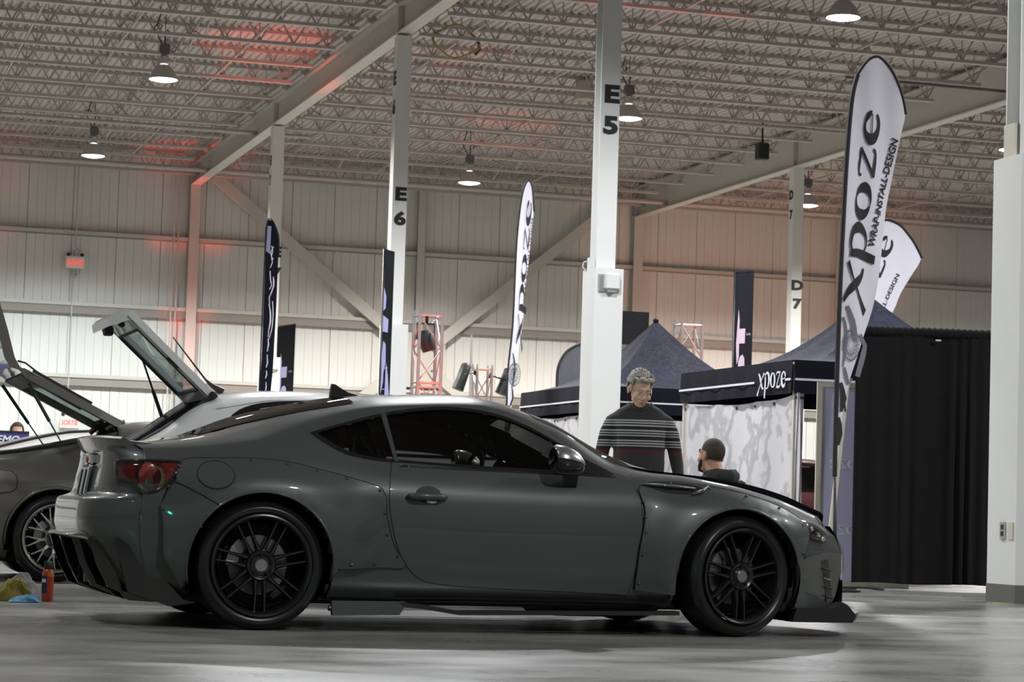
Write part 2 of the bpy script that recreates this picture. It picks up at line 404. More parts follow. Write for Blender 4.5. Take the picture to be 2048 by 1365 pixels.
def stroke(pts, wid, k=10):
    """outline polygon of a brush stroke with changing width"""
    P = smooth_loop(pts, False, step=.06); n = len(P); L_ = []; R_ = []
    for i in range(n):
        a = Vector(P[max(0, i-1)]); b = Vector(P[min(n-1, i+1)]); d = (b-a).normalized(); t = i/(n-1)*(len(wid)-1); q = min(int(t), len(wid)-2)
        ww = (wid[q]+(wid[q+1]-wid[q])*(t-q))/2; nn = Vector((-d.y, d.x))
        L_.append(tuple(Vector(P[i])+nn*ww)); R_.append(tuple(Vector(P[i])-nn*ww))
    return L_, R_
def strokes_mesh(strokes, fn):
    mb = MB()
    for pts, wid in strokes:
        l, r = stroke(pts, wid); n = len(l)
        mb.add([fn(*p) for p in l]+[fn(*p) for p in r], [(i, i+1, n+i+1, n+i) for i in range(n-1)])
    return mb
def ell_pts(cx, cy, rx, ry, a0, a1, n=9):
    return [(cx+rx*math.cos(math.radians(a0+(a1-a0)*i/n)), cy+ry*math.sin(math.radians(a0+(a1-a0)*i/n))) for i in range(n+1)]
def word_xpoze():
    """the word in a slanted high-contrast hand, x-height 1; returns strokes"""
    S = []; x = 0
    S += [([(x+.05,1.0),(x+.3,.75),(x+.62,.12),(x+.85,.0)], [.12,.25,.25,.1]), ([(x+.95,1.02),(x+.6,.62),(x+.3,.2),(x-.15,-.42)], [.14,.07,.08,.2])]
    x = 1.05
    S += [([(x+.1,.98),(x+.12,.4),(x+.02,-.62)], [.16,.22,.2]), ([(x+.02,.72),(x+.3,1.0),(x+.62,.92),(x+.72,.5),(x+.55,.08),(x+.3,.0),(x+.14,.14)], [.05,.1,.22,.27,.18,.08,.05])]
    x = 2.0
    S += [(ell_pts(x+.38,.5,.32,.46,75,255), [.06,.2,.27,.2,.06]), (ell_pts(x+.38,.5,.32,.46,255,435), [.06,.2,.25,.2,.06])]
    x = 2.92
    S += [([(x+.05,.78),(x+.12,.96),(x+.68,.96)], [.05,.13,.12]), ([(x+.66,.98),(x+.05,.04)], [.1,.1]), ([(x+.03,.05),(x+.55,.04),(x+.68,.24)], [.16,.16,.05])]
    x = 3.75
    S += [(ell_pts(x+.38,.5,.32,.46,60,330), [.08,.14,.26,.28,.2,.05]), ([(x+.1,.46),(x+.64,.58)], [.06,.06]), (ell_pts(x+.38,.5,.30,.46,15,75), [.1,.2,.12])]
    return S
XPOZE_W = 4.45
def remesh(mb, voxel, name, m, smooth_it=4, fac=.5):
    me = mesh_of('tmp_'+name, mb, M[m], None, merge=1e-6); o = bpy.data.objects.new('tmp', me); COL.objects.link(o)
    md = o.modifiers.new('r', 'REMESH'); md.mode = 'VOXEL'; md.voxel_size = voxel
    if smooth_it: s_ = o.modifiers.new('s', 'SMOOTH'); s_.iterations = smooth_it; s_.factor = fac
    bpy.context.view_layer.update(); r = bpy.data.meshes.new_from_object(o.evaluated_get(bpy.context.evaluated_depsgraph_get()))
    bpy.data.objects.remove(o); bpy.data.meshes.remove(me); r.name = name
    r.materials.clear(); r.materials.append(M[m]); r.polygons.foreach_set('use_smooth', [True]*len(r.polygons)); r.update(); return r
# ================================================================== THE HALL
XE, XD, YF, BAY = 9.847, 21.93, 28.51, 10.82
COLX = {'F': -2.23, 'E': XE, 'D': XD}
WY = 61.15                     # sheeting of the far wall
fl = MB(); fl.add([(-45,-25,0),(60,-25,0),(60,61.3,0),(-45,61.3,0)], [(0,1,2,3)])
tag(obj('floor', fl, 'floor'), kind='structure')

# ---- far wall: sheets, girts, posts, braces
wall = bpy.data.objects.new('wall_back', None); COL.objects.link(wall); tag(wall, kind='structure')
PW = 1.13
pm = MB(); xs = []
for i in range(5):
    a = i*PW/5; xs += [(a, .013), (a+.012, 0), (a+PW/5-.012, 0), (a+PW/5, .013)]
xs[0] = (0.003, .022); xs[-1] = (PW-.003, .022)
pm.grid([[(x, y, z) for x, y in xs] for z in (0, 9.6)])
pme = mesh_of('wall_panel', pm, M['wall'], fix=False)
for i in range(-6, 36): obj('wall_panel', pme, None, wall, loc=(i*PW, WY-.03, 0))
bk = MB().box(-8, 42, WY+.01, WY+.15, 0, 9.7); obj('backing', bk, 'wall', wall)
for z, hd in ((7.30, .10), (5.49, .26), (3.67, .26), (1.85, .26)):
    g = MB().box(-7, 40.5, WY-.20, WY-.17, z-hd, z-.06); obj('girt', g, 'girt_shadow', wall)
    g = MB().box(-7, 40.5, WY-.24, WY-.03, z-.06, z+.03); obj('girt_flange', g, 'steel_white', wall)
for x in (XE, XD, 34.0, -2.23):
    g = MB(); h_ = .15
    g.box(x-.13, x+.13, WY-.33, WY-.31, 0, 9.2); g.box(x-.13, x+.13, WY-.06, WY-.04, 0, 9.2); g.box(x-.008, x+.008, WY-.31, WY-.06, 0, 9.2)
    obj('wall_post', g, 'steel_white', wall)
for x in (15.87, 27.9, 3.8):
    g = MB().box(x-.1, x+.1, WY-.30, WY-.28, 0, 9.2).box(x-.01, x+.01, WY-.28, WY-.05, 0, 9.2); obj('wind_post', g, 'steel_white', wall)
yb = WY-.38
for a, b in (((10.3, 8.95), (15.0, 5.25)), ((21.45, 9.15), (16.3, 4.88)), ((15.1, 4.0), (10.6, .3)), ((16.5, 4.0), (21.2, .3))):
    g = MB().bar((a[0], yb, a[1]), (b[0], yb, b[1]), .06, .28); obj('wall_brace', g, 'steel_white', wall)
g = MB().box(15.2, 16.6, yb+.03, yb+.05, 3.75, 5.2); obj('gusset_plate', g, 'steel_white', wall)
g = MB()
for i in (0, 1):
    for (x, z) in ((15.35+i*.9, 4.95), (15.5+i*.85, 5.05), (15.35+i*.9, 4.75), (15.3+i*.95, 4.2), (15.45+i*.9, 4.05), (15.35+i*.95, 4.0)):
        g.lathe([(0, -.01), (.03, -.01), (.03, .03), (0, .03)], 8, (x, yb, z), 'y')
obj('bolt', g, 'steel_dark', wall)['kind'] = 'stuff'
for x, z0, z1 in ((6.86, 6.9, 9.4), (6.83, 2.7, 6.3), (9.45, 0, 9.2), (9.33, 0, 9.2)):
    obj('conduit', MB().tube([(x, WY-.27, z0), (x, WY-.27, z1)], .018, 6), 'steel_white', wall)
# eave joist truss along the wall
g = MB(); y0 = WY-.75
for z in (8.92, 9.05, 9.45): g.bar((-7, y0, z), (40, y0, z), .07, .07)
for i in range(94):
    x = -7+i*.5; g.bar((x, y0, 8.95), (x+.25, y0, 9.42), .03); g.bar((x+.25, y0, 9.42), (x+.5, y0, 8.95), .03)
obj('eave_truss', g, 'joist', wall)

# ---- roof: fluted deck, girders, open web joists
roof = bpy.data.objects.new('ceiling', None); COL.objects.link(roof); tag(roof, kind='structure')
DK = 9.56
row = []; x = -14.0
while x < 44: row += [(x, DK), (x+.055, DK), (x+.075, DK+.04), (x+.132, DK+.04)]; x += .152
dm = MB().grid([[(a, y, b) for a, b in row] for y in (-8, 27, 61.2)]); obj('roof_deck', dm, 'deck', roof, fix=False)
for nm, x in list(COLX.items())+[('C', 34.0)]:
    top = 9.46 if nm == 'D' else 9.22; bot = 8.64 if nm == 'D' else 8.70
    g = MB().box(x-.125, x+.125, 6, WY-.1, bot, bot+.03).box(x-.125, x+.125, 6, WY-.1, top-.03, top).box(x-.008, x+.008, 6, WY-.1, bot+.03, top-.03)
    obj('girder', g, 'steel_white', roof)
    g = MB()
    for k in range(-1, 4):
        for s in (-1, 1): g.box(x+(.01 if s > 0 else -.11), x+(.11 if s > 0 else -.01), YF+.12+k*BAY-.012, YF+.12+k*BAY+.012, bot+.03, top-.03)
    obj('stiffener', g, 'steel_white', roof)
jm = {}
def joist_mesh(L):
    n = int(round(L/.62)); p = L/n; g = MB()
    g.box(0, L, -.05, .05, .58, .64); g.box(.5, L-.5, -.06, .06, 0, .06)
    for i in range(n):
        a, b = i*p, (i+1)*p
        if i > 0: g.bar((a, 0, .04), (a+p/2, 0, .59), .026, .026, (0,1,0))
        if i < n-1: g.bar((a+p/2, 0, .59), (b, 0, .04), .026, .026, (0,1,0))
        if i % 2 == 0 and 0 < i: g.bar((a, 0, .04), (a, 0, .59), .02, .02, (0,1,0))
    g.bar((.02, 0, .6), (.9, 0, .04), .03, .03, (0,1,0)); g.bar((L-.02, 0, .6), (L-.9, 0, .04), .03, .03, (0,1,0))
    return mesh_of('joist', g, M['joist'], merge=0)
for k in range(-12, 10):
    y = 42.44+1.94*k
    for a, b in ((-14, -2.23), (-2.23, XE), (XE, XD), (XD, 34.0)):
        L = round(b-a-.1, 2)
        if L not in jm: jm[L] = joist_mesh(L)
        obj('joist', jm[L], None, roof, loc=(a+.05, y, 8.91))
# bridging lines and pipes along the bays
g_m = {}
for i, x in enumerate((-.2, 1.9, 3.9, 5.9, 7.8, 11.9, 13.9, 15.9, 17.9, 19.9, 24, 26.1, 28.2, 30.3)):
    pts = []; g = MB(); z = 9.46 if i % 2 else 8.97
    g.bar((x, 20, z), (x, 60.4, z), .03, .03)
    obj('bridging', g, 'joist', roof)
for k in range(-1, 9):
    y = 43.4+1.94*k; g = MB()
    for x in (3.0, 6.9, 12.9, 16.9, 26.1): g.bar((x, y-.9, 8.97), (x, y+.9, 9.46), .022); g.bar((x, y-.9, 9.46), (x, y+.9, 8.97), .022)
    obj('cross_bridging', g, 'joist', roof)
obj('sprinkler_pipe', MB().tube([(-8, 52.6, 8.86), (XE+1.2, 52.6, 8.86)], .045, 8), 'joist', roof)
obj('sprinkler_pipe', MB().tube([(-8, 58.7, 8.80), (36, 58.7, 8.80)], .06, 8), 'joist', roof)
obj('sprinkler_pipe', MB().tube([(XE+1, 46.3, 8.84), (XD-.4, 46.3, 8.84)], .035, 8), 'joist', roof)
obj('dark_pipe', MB().tube([(18.6, 40.5, 8.86), (30, 40.5, 8.86)], .03, 8), 'steel_dark', roof)

# ---- columns
def column(letter, num, x, k, labels, label, boxes=True, block=True, marks=()):
    y = YF+k*BAY
    t = thing('column', label, 'column', (x, y, 0), 0, 'steel columns of the hall')
    s = MB().box(-.127, .127, 0, .018, 0, 8.66).box(-.127, .127, .232, .25, 0, 8.66).box(-.008, .008, .018, .232, 0, 8.66)
    obj('shaft', s, 'column', t)
    if num != '5' and num != '4': obj('web_cover', MB().box(-.124, -.115, .018, .232, 3.7, 8.66).box(.115, .124, .018, .232, 3.7, 8.66), 'column', t)
    b = MB().box(-.19, .19, -.15, .33, .15, 3.70); obj('casing', b, 'column', t)
    b = MB().box(-.195, .195, -.155, .335, 0, .15); obj('baseboard', b, 'base_grey', t)
    for (tx, z, side, sz) in marks:
        if side == 'f': text(tx, sz, 'black_letter', t, (.045 if num == '7' and letter == 'E' else .012, -.006, z), (1,0,0), (0,0,1), bold=.05*sz, sx=1.35)
        else: text(tx, sz*.9, 'black_letter', t, (-.128, .125, z), (0,-1,0), (0,0,1), bold=.05*sz, sx=1.1)
    if boxes:
        a = MB().cbox(-.105, .105, -.245, -.15, 3.42, 3.64, .025).xform(lambda p: p+Vector((.02, 0, 0)))
        o = obj('alarm_box', a, 'white_plastic', t, 40); o['label'] = 'white plastic alarm box'
        obj('alarm_mount', MB().box(-.14, .13, -.17, -.15, 3.40, 3.62), 'grey_plastic', t)
        l = MB().cbox(-.05, .075, -.225, -.155, 3.385, 3.42, .012); obj('alarm_grille', l, 'grey_plastic', t)
        j = MB().box(-.16, -.08, .18, .26, 3.70, 3.86); obj('junction_box', j, 'white_plastic', t)
        w_ = MB().tube([(-.16, .22, 3.82), (-.22, .22, 3.80), (-.235, .22, 3.74), (-.2, .22, 3.70), (-.17, .24, 3.69)], .008, 6); obj('cable', w_, 'white_plastic', t)
    return t
c4 = column('E', '4', XE, -1, 0, 'nearest white column at the right edge with outlet boxes and grey base', boxes=False)
g = MB().box(-.198, -.19, -.11, -.03, .52, .66); obj('outlet_plate', g, 'pole', c4)
g = MB().box(-.2, -.19, -.13, -.115, .52, .66)
obj('outlet_plate', MB().box(-.202, -.19, .02, .10, .52, .66), 'alu', c4); obj('socket', MB().box(-.205, -.19, .04, .08, .545, .585).box(-.205, -.19, .04, .08, .6, .64), 'black_plastic', c4)
obj('junction_box', MB().box(-.17, -.08, .02, .2, 3.7, 3.98), 'pole', c4)
column('E', '5', XE, 0, 0, 'tall white column lettered E 5 standing behind the grey coupe', marks=(('E', 5.93, 'f', .30), ('5', 5.53, 'f', .30)))
column('E', '6', XE, 1, 0, 'white column lettered E 6 behind the black rectangular banner', boxes=False, marks=(('E', 5.92, 'f', .30), ('6', 5.50, 'f', .30), ('E', 7.92, 's', .36), ('6', 7.42, 's', .36)))
column('E', '7', XE, 2, 0, 'farthest white column of the left row, behind the navy feather flag', marks=(('E', 5.95, 'f', .30), ('7', 5.50, 'f', .30), ('E', 7.92, 's', .3), ('7', 7.5, 's', .3)))
column('D', '7', XD, 2, 0, 'white column lettered D 7 beside the big white feather flag', boxes=False, marks=(('D', 5.92, 'f', .30), ('7', 5.50, 'f', .30), ('D', 8.0, 's', .3), ('7', 7.55, 's', .3)))

# ---- high bay lamps
def make_lamp(label, power=1., tint=(1, 1, 1)):
    t = thing('high_bay_lamp', label, 'lamp', (0,0,0), 0, 'high bay lamps under the roof')
    obj('reflector', MB().lathe([(.26, 0), (.255, .02), (.21, .14), (.13, .24), (.09, .27), (.085, .27), (.12, .23), (.2, .13), (.245, .01)], 24), 'bell', t, 60)
    obj('lens', MB().lathe([(0, -.035), (.12, -.03), (.2, -.012), (.25, .012)], 20), 'lens', t, 180)
    obj('neck', MB().lathe([(.07, .27), (.085, .30), (.06, .36), (.075, .42), (.05, .46)], 14, cap=True), 'alu', t, 40)
    obj('ballast', MB().cbox(-.09, .09, -.08, .08, .46, .66, .02), 'steel_dark', t, 40)
    obj('hook', MB().tube([(0,0,.64), (0,0,.86), (.04,0,.92), (.09,0,.88), (.08,0,.83)], .012, 6).tube([(0,0,.9), (0,0,1.32)], .008, 6), 'black_metal', t, 60)
    obj('cable', MB().tube([(-.05,0,.65), (-.14,.03,.84), (-.2,.04,.96), (-.13,.02,1.04), (-.06,0,.99), (-.1,-.02,.9), (-.16,-.02,.97), (-.1,0,1.2), (-.1,0,1.34)], .011, 6), 'black_metal', t, 60)
    spot(t, (0,0,-.05), (0,0,-3), tint, LAMP_W*power, 156, .35, .22)
    return t
LZ = 8.22
lamps = [((6.30, 43.1), 'lit high bay lamp upper left, nearest of the left pair'), ((6.34, 53.6), 'lit high bay lamp upper left, lower and farther of the left pair'),
         ((15.08, 53.6), 'lit high bay lamp above the tall thin white feather flag'), ((15.3, 43.2), 'lit high bay lamp half hidden by the E 5 column'),
         ((15.05, 32.9), 'lit high bay lamp at the top edge, right of the E 5 column'), ((23.55, 53.3), 'lit high bay lamp beside the D 7 column'),
         ((23.55, 43.2), 'lit high bay lamp peeking out beside the right edge column'),
         ((6.3, 32.7), 'lit high bay lamp above the parked cars'), ((15.05, 22.3), 'lit high bay lamp above the drape'), ((23.5, 32.7), 'lit high bay lamp beyond the drape'),
         ((6.3, 22.3), 'lit high bay lamp above the standing man'), ((-2.4, 22.3), 'lit high bay lamp left of the parked cars'), ((-2.4, 43.1), 'lit high bay lamp beyond the left frame edge'), ((-2.4, 53.5), 'lit high bay lamp at the far left end of the wall'),
         ((-2.4, 11.9), 'lit high bay lamp left of the grey coupe'), ((6.3, 1.6), 'lit high bay lamp behind the photographer'), ((32.3, 53.5), 'lit high bay lamp at the far right end of the wall'), ((15.05, 11.9), 'lit high bay lamp right of the grey coupe')]
protos = {}
for (x, y), lb in lamps:
    pw_ = 1.05 if y > 50 else 1.3 if y > 40 else .75 if y > 30 else .75 if y > 20 else .2 if x < 0 else .8
    tint = (.88, 1, 1) if y > 50 and (x < 7 or x > 30) else (1, .955, .89) if y > 40 else (.96, .98, 1)
    pw_ = (pw_, tint)
    if pw_ not in protos: protos[pw_] = o = make_lamp(lb, *pw_)
    else: o = copy_thing(protos[pw_])
    o.location = (x, y, LZ); o['label'] = lb
t = thing('unlit_high_bay', 'tan cylindrical fixture hanging left of the E 5 column', 'fixture', (15.32, 46.0, 9.02))  # tan cylinder on a rod, taken for an unlit high bay lamp
obj('housing', MB().lathe([(.0, 0), (.20, 0), (.22, .03), (.18, .38), (.14, .41), (0, .41)], 12), 'tan_lamp', t, 40)
obj('rod', MB().tube([(0,0,.41), (0,0,.56)], .015, 6), 'black_metal', t)
t = tag(obj('cable_coil', MB().tube([(.42*math.cos(a), .1*math.sin(a*3), .27*math.sin(a)+.02*math.sin(5*a)) for a in [i*PI/10 for i in range(41)]], .022, 6), 'yellow_hose', None, 60, (11.05, 40.45, 8.86)), 'yellow coiled cable hanging from the joists right of the E 6 column', 'cable')
obj('plug', MB().tube([(.42,0,.02), (.43,.0,-.1), (.36,0,-.2)], [.03, .035, .03], 8), 'black_plastic', t, 60)
t = thing('loudspeaker', 'small dark box hanging from a joist left of the D 7 column', 'speaker', (19.40, 46.32, 8.12))
obj('cabinet', MB().cbox(-.12, .12, -.12, .12, 0, .36, .02), 'black_plastic', t, 40); obj('bracket', MB().bar((0,0,.36), (0,0,.795), .03), 'black_metal', t)

# ---- exit signs and their emergency heads on the far wall
def exit_sign(label, x, z, double):
    t = thing('exit_sign', label, 'sign', (x, WY-.30, z), 0, 'red exit signs on the far wall')
    obj('housing', MB().cbox(-.24, .24, 0, .08, -.16, .16, .01), 'white_plastic', t, 40)
    obj('face', MB().box(-.215, .215, -.006, 0, -.135, .10), 'sign_face', t)
    text('SORTIE', .17, 'red_sign', t, (0, -.012, -.02), (1,0,0), (0,0,1), bold=.001, sx=.74)
    for s in (-1, 1):
        h = obj('lamp_head', MB().lathe([(0, -.05), (.045, -.05), (.05, 0), (.03, .04), (0, .04)], 10, (s*.17, .02, .19), 'y'), 'black_plastic', t, 40)
    if double:
        obj('battery_box', MB().box(-.07, .07, .02, .1, -.33, -.2), 'grey_plastic', t)
        obj('cable', MB().tube([(-.02, .05, .16), (-.02, .05, .3), (.06, .05, .36), (.1, .05, .28), (.06, .05, .2)], .012, 6).tube([(.07, .05, -.3), (.14, .05, -.26), (.13, .05, -.18)], .012, 6), 'grey_plastic', t)
    return t
exit_sign('red SORTIE exit sign high on the left of the far wall', 6.86, 6.52, True)
exit_sign('red SORTIE exit sign low behind the open bronze hatch', 6.90, 2.48, False)

# ---- stage uplights: small cans on short stands
for p, q, c, e, cone, lb in STAGE:
    up = thing('stage_light', lb, 'stage light', (p[0], p[1], 0)); d = (Vector(q)-Vector(p)).normalized(); P0 = Vector((0, 0, p[2]))
    obj('light_can', MB().tube([P0-d*.22, P0-d*.18, P0-d*.02], [.05, .085, .09], 10), 'black_metal', up, 50)
    obj('stand', MB().tube([P0-d*.12, (0, 0, .02)], .018, 6).lathe([(0,0), (.16,0), (.16,.02), (0,.03)], 12), 'black_metal', up)
    spot(up, P0, Vector(q)-Vector((p[0], p[1], 0)), c, e, cone, .6, .06, 'uplight')
# ================================================================== CARS
def pchip(xk, yk, x):
    xk = np.array(xk, float); yk = np.array(yk, float); h = np.diff(xk); d = np.diff(yk)/h; m = np.zeros_like(yk)
    for i in range(1, len(xk)-1):
        if d[i-1]*d[i] > 0:
            w1 = 2*h[i]+h[i-1]; w2 = h[i]+2*h[i-1]; m[i] = (w1+w2)/(w1/d[i-1]+w2/d[i])
    m[0] = d[0]; m[-1] = d[-1]
    x = np.clip(x, xk[0], xk[-1]); i = np.clip(np.searchsorted(xk, x)-1, 0, len(h)-1); t = (x-xk[i])/h[i]
    return yk[i]*(1+2*t)*(1-t)**2+h[i]*m[i]*t*(1-t)**2+yk[i+1]*t*t*(3-2*t)+h[i]*m[i+1]*t*t*(t-1)
class Body:
    """side-to-side symmetric car skin lofted through long rows (sill to roof centre)"""
    def __init__(s, keys, rows, xr, xf, nv=64, bulge_r=.12, bulge_f=.2, bulge_rows=6):
        s.keys = keys; s.rows = rows; s.xr = xr; s.xf = xf; s.nv = nv; s.tail = None; s.XE = -.52; s.br = bulge_r; s.bf = bulge_f; s.nb = bulge_rows
        s.nr = len(rows)
        # dense half width table for the flanks
        s.gx = np.arange(min(xr)-.05, max(xf)+.06, .02); s.gz = np.arange(.08, 1.5, .01); T = np.zeros((len(s.gx), len(s.gz)))
        for i, x in enumerate(s.gx):
            X, Y, Z = s.section(x, 160); k = np.argmax(Z) if False else len(Z)-1
            zz = np.maximum.accumulate(Z); T[i] = np.interp(s.gz, zz, Y)
        s.T = T
    def rowpt(s, x):
        y = np.array([pchip(s.keys, r[1], np.array([min(max(x, a), b)]))[0] for r, a, b in zip(s.rows, s.xr, s.xf)])
        z = np.array([pchip(s.keys, r[0], np.array([min(max(x, a), b)]))[0] for r, a, b in zip(s.rows, s.xr, s.xf)])
        xx = np.array([min(max(x, a), b) for a, b in zip(s.xr, s.xf)])
        return xx, y, z
    def section(s, x, n):
        xx, y, z = s.rowpt(x); d = np.r_[0, np.cumsum(np.sqrt(np.diff(y)**2+np.diff(z)**2)+1e-4)]; t = np.linspace(0, d[-1], n)
        return np.interp(t, d, xx), pchip(d, y, t), pchip(d, z, t)
    def W(s, x, z):
        if s.tail and x < s.XE:
            xc = float(np.interp(z, *s.tail)); D = s.XE-xc; t = max(0, min(1, (x-xc)/D))**(1/9); return s.W(s.XE, z)*t
        i = min(max((x-s.gx[0])/.02, 0), len(s.gx)-1.001); j = min(max((z-s.gz[0])/.01, 0), len(s.gz)-1.001); a, b = int(i), int(j); u, v = i-a, j-b; T = s.T
        return T[a,b]*(1-u)*(1-v)+T[a+1,b]*u*(1-v)+T[a,b+1]*(1-u)*v+T[a+1,b+1]*u*v
    def side(s, sgn, extra=None):
        def fn(x, z, d=0.):
            e = .012; f = (lambda a, b: s.W(a, b)+(extra(a, b) if extra else 0))
            w0 = f(x, z); gx = (f(x+e, z)-f(x-e, z))/(2*e); gz = (f(x, z+e)-f(x, z-e))/(2*e)
            gx = max(-1.5, min(1.5, gx)); gz = max(-1.8, min(1.8, gz))
            n = Vector((-gx, 1, -gz)).normalized()
            return Vector((x+n.x*d, sgn*(w0+n.y*d), z+n.z*d))
        return fn
    def top(s, x, y):
        X, Y, Z = s.section(x, 120); k = int(np.argmax(Z > .7)); yy = Y[::-1]; zz = Z[::-1]
        m = np.maximum.accumulate(yy); return float(np.interp(abs(y), m, zz))
    def mesh(s, nx=190, drop=None):
        xs = np.linspace(min(s.xr), max(s.xf), nx); mb = MB(); nv = s.nv; half = []
        for x in xs: half.append(s.section(x, nv))
        idx = {}
        for sgn in (-1, 1):
            o = len(mb.v)
            for X, Y, Z in half: mb.v += [(float(a), float(sgn*b), float(c)) for a, b, c in zip(X, Y, Z)]
            for i in range(nx-1):
                for k in range(nv-1):
                    q = (o+i*nv+k, o+(i+1)*nv+k, o+(i+1)*nv+k+1, o+i*nv+k+1)
                    c = [sum(mb.v[j][m] for j in q)/4 for m in range(3)]
                    if drop and drop(*c): continue
                    mb.f.append(q if sgn < 0 else q[::-1])
        # end caps
        for end, bul in ((0, -s.br), (nx-1, s.bf)):
            X, Y, Z = half[end]; nb = int(nv*s.nb/(s.nr-1)); rows = []
            for k in range(nv):
                f = 1 if k < nb else max(0, 1-(k-nb)/(nv-nb))
                rows.append([(X[k]+bul*f*(1-t*t)*min(1, Y[k]/.5), Y[k]*t, Z[k]) for t in np.linspace(-1, 1, 17)])
            mb.grid(rows)
        # closed floor pan
        rows = [[(X[0], Y[0]*t, Z[0]) for t in (-1, -.5, 0, .5, 1)] for X, Y, Z in half]; mb.grid(rows)
        return mb

KX = [-.80, -.60, -.30, 0, .35, .70, 1.20, 1.65, 2.00, 2.30, 2.58, 2.90, 3.15, 3.40]
ROWS = [  # (heights, half widths) along KX
 ([.22,.19,.16,.15,.15,.15,.15,.15,.15,.14,.13,.13,.13,.13], [.60,.70,.74,.76,.77,.78,.78,.78,.78,.77,.76,.74,.66,.50]),
 ([.30,.27,.25,.23,.22,.22,.22,.22,.22,.21,.21,.21,.21,.21], [.64,.75,.80,.82,.83,.845,.85,.85,.845,.83,.82,.79,.70,.54]),
 ([.44,.42,.40,.38,.37,.36,.36,.36,.36,.35,.35,.35,.35,.35], [.69,.79,.835,.86,.865,.868,.87,.87,.865,.86,.85,.82,.72,.56]),
 ([.58,.57,.56,.55,.54,.54,.53,.53,.53,.53,.52,.50,.48,.46], [.70,.80,.85,.875,.88,.88,.88,.88,.875,.87,.865,.83,.73,.57]),
 ([.68,.69,.70,.70,.70,.69,.69,.69,.68,.67,.66,.62,.57,.52], [.68,.79,.845,.87,.878,.875,.87,.868,.865,.86,.85,.81,.71,.55]),
 ([.78,.79,.80,.81,.80,.78,.77,.76,.76,.76,.74,.68,.61,.55], [.68,.76,.81,.83,.84,.84,.835,.835,.83,.81,.79,.75,.67,.52]),
 ([.87,.88,.90,.92,.91,.866,.845,.83,.825,.83,.80,.735,.655,.585], [.67,.71,.73,.75,.765,.77,.775,.775,.765,.72,.70,.69,.62,.48]),
 ([.90,.905,.935,.98,1.02,1.03,1.02,.93,.845,.845,.815,.75,.67,.60], [.655,.66,.65,.655,.675,.68,.68,.70,.73,.67,.64,.63,.57,.45]),
 ([.925,.915,.95,1.02,1.10,1.16,1.185,1.05,.862,.855,.825,.76,.685,.61], [.62,.60,.56,.54,.555,.57,.575,.61,.69,.60,.57,.55,.50,.40]),
 ([.94,.928,.963,1.06,1.155,1.22,1.243,1.135,.96,.862,.845,.80,.735,.635], [.33,.32,.30,.29,.30,.31,.32,.34,.38,.33,.31,.30,.28,.22]),
 ([.943,.932,.972,1.082,1.173,1.232,1.257,1.178,1.01,.868,.85,.812,.75,.65], [0]*14)]
XR = [-.50,-.54,-.58,-.59,-.57,-.57,-.57,-.60,-.62,-.66,-.66]
XF = [3.26,3.30,3.34,3.33,3.28,3.20,3.16,3.20,3.26,3.34,3.36]
body = Body(KX, ROWS, XR, XF, bulge_r=.0)
# smooth wrap-round tail: depth of the tail surface at each height, joined to the flanks at x = -.52
body.tail = ([.16,.20,.30,.40,.45,.50,.60,.630,.645,.66,.80,.87,.93], [-.58,-.66,-.72,-.79,-.835,-.848,-.843,-.835,-.80,-.755,-.728,-.722,-.722])
def tail_panel(parent, paint):
    zs = [.17,.21,.25,.30,.35,.40,.44,.47,.50,.55,.60,.62,.632,.640,.648,.656,.665,.70,.75,.80,.85,.90,.925]; rows = []
    for z in zs:
        xc = float(np.interp(z, *body.tail)); D = body.XE+.004-xc; ye = body.W(body.XE+.004, z)+.001; row = []
        for a in np.linspace(-1, 1, 61):
            t = math.copysign(1-(1-abs(a))**1.8, a); row.append((xc+D*abs(t)**9, t*ye, z))
        rows.append(row)
    return obj('tail_panel', MB().grid(rows), paint, parent, 50)
CAR_LOC, CAR_RZ = (2.29, 12.74, 0), math.radians(1.0)
WIN = smooth_loop([(.285,.998),(.36,.945),(.46,.895),(.60,.870),(.72,.861),(1.155,.843),(1.65,.832),(1.90,.826),(1.93,.842),(1.80,.905),(1.70,.965),(1.585,1.03),(1.47,1.085),(1.36,1.125),(1.25,1.150),(1.14,1.162),(1.03,1.165),(.92,1.157),(.82,1.143),(.71,1.122),(.60,1.095),(.48,1.060),(.38,1.030)], step=.03, sharp=(0,7,8))
WHEEL_R, FX = .322, 2.59
def near(x, z, cx, r): return (x-cx)**2+(z-.32)**2 < r*r
wx = [p[0] for p in WIN]; wz = [p[1] for p in WIN]
WIN_MID = [(x*.978+.024, (z-1.0)*.95+1.0) for x, z in WIN]
WIN_IN = [(x*.955+.048, (z-1.0)*.9+1.0) for x, z in WIN]
def main_drop(x, y, z):
    if abs(y) > .6 and (near(x, z, .01, .37) or near(x, z, FX, .36)): return True
    if abs(y) > .45 and inside((x, z), WIN_MID): return True
    if abs(y) < .47 and 1.62 < x < 2.10 and z > .9: return True        # windscreen
    if abs(y) < .44 and -.18 < x < .50 and z > .99: return True         # rear glass
    return False
car = thing('sports_coupe', 'dark grey wide-body sports coupe with riveted fender flares and black wheels', 'car', CAR_LOC, CAR_RZ)
bo = obj('body', body.mesh(drop=main_drop), 'paint', car, 180)
tail_panel(car, 'paint')
sideR = body.side(-1); sideL = body.side(1)
def both(fn):
    for sg in (-1, 1): fn(sg)
def strip(pts, sgn, wdt, d, fn=None, closed=False):
    fn = fn or (sideR if sgn < 0 else sideL)
    P3 = [fn(x, z, d) for x, z in pts]
    if closed: P3.append(P3[0])
    return MB().tube(P3, wdt, 6)
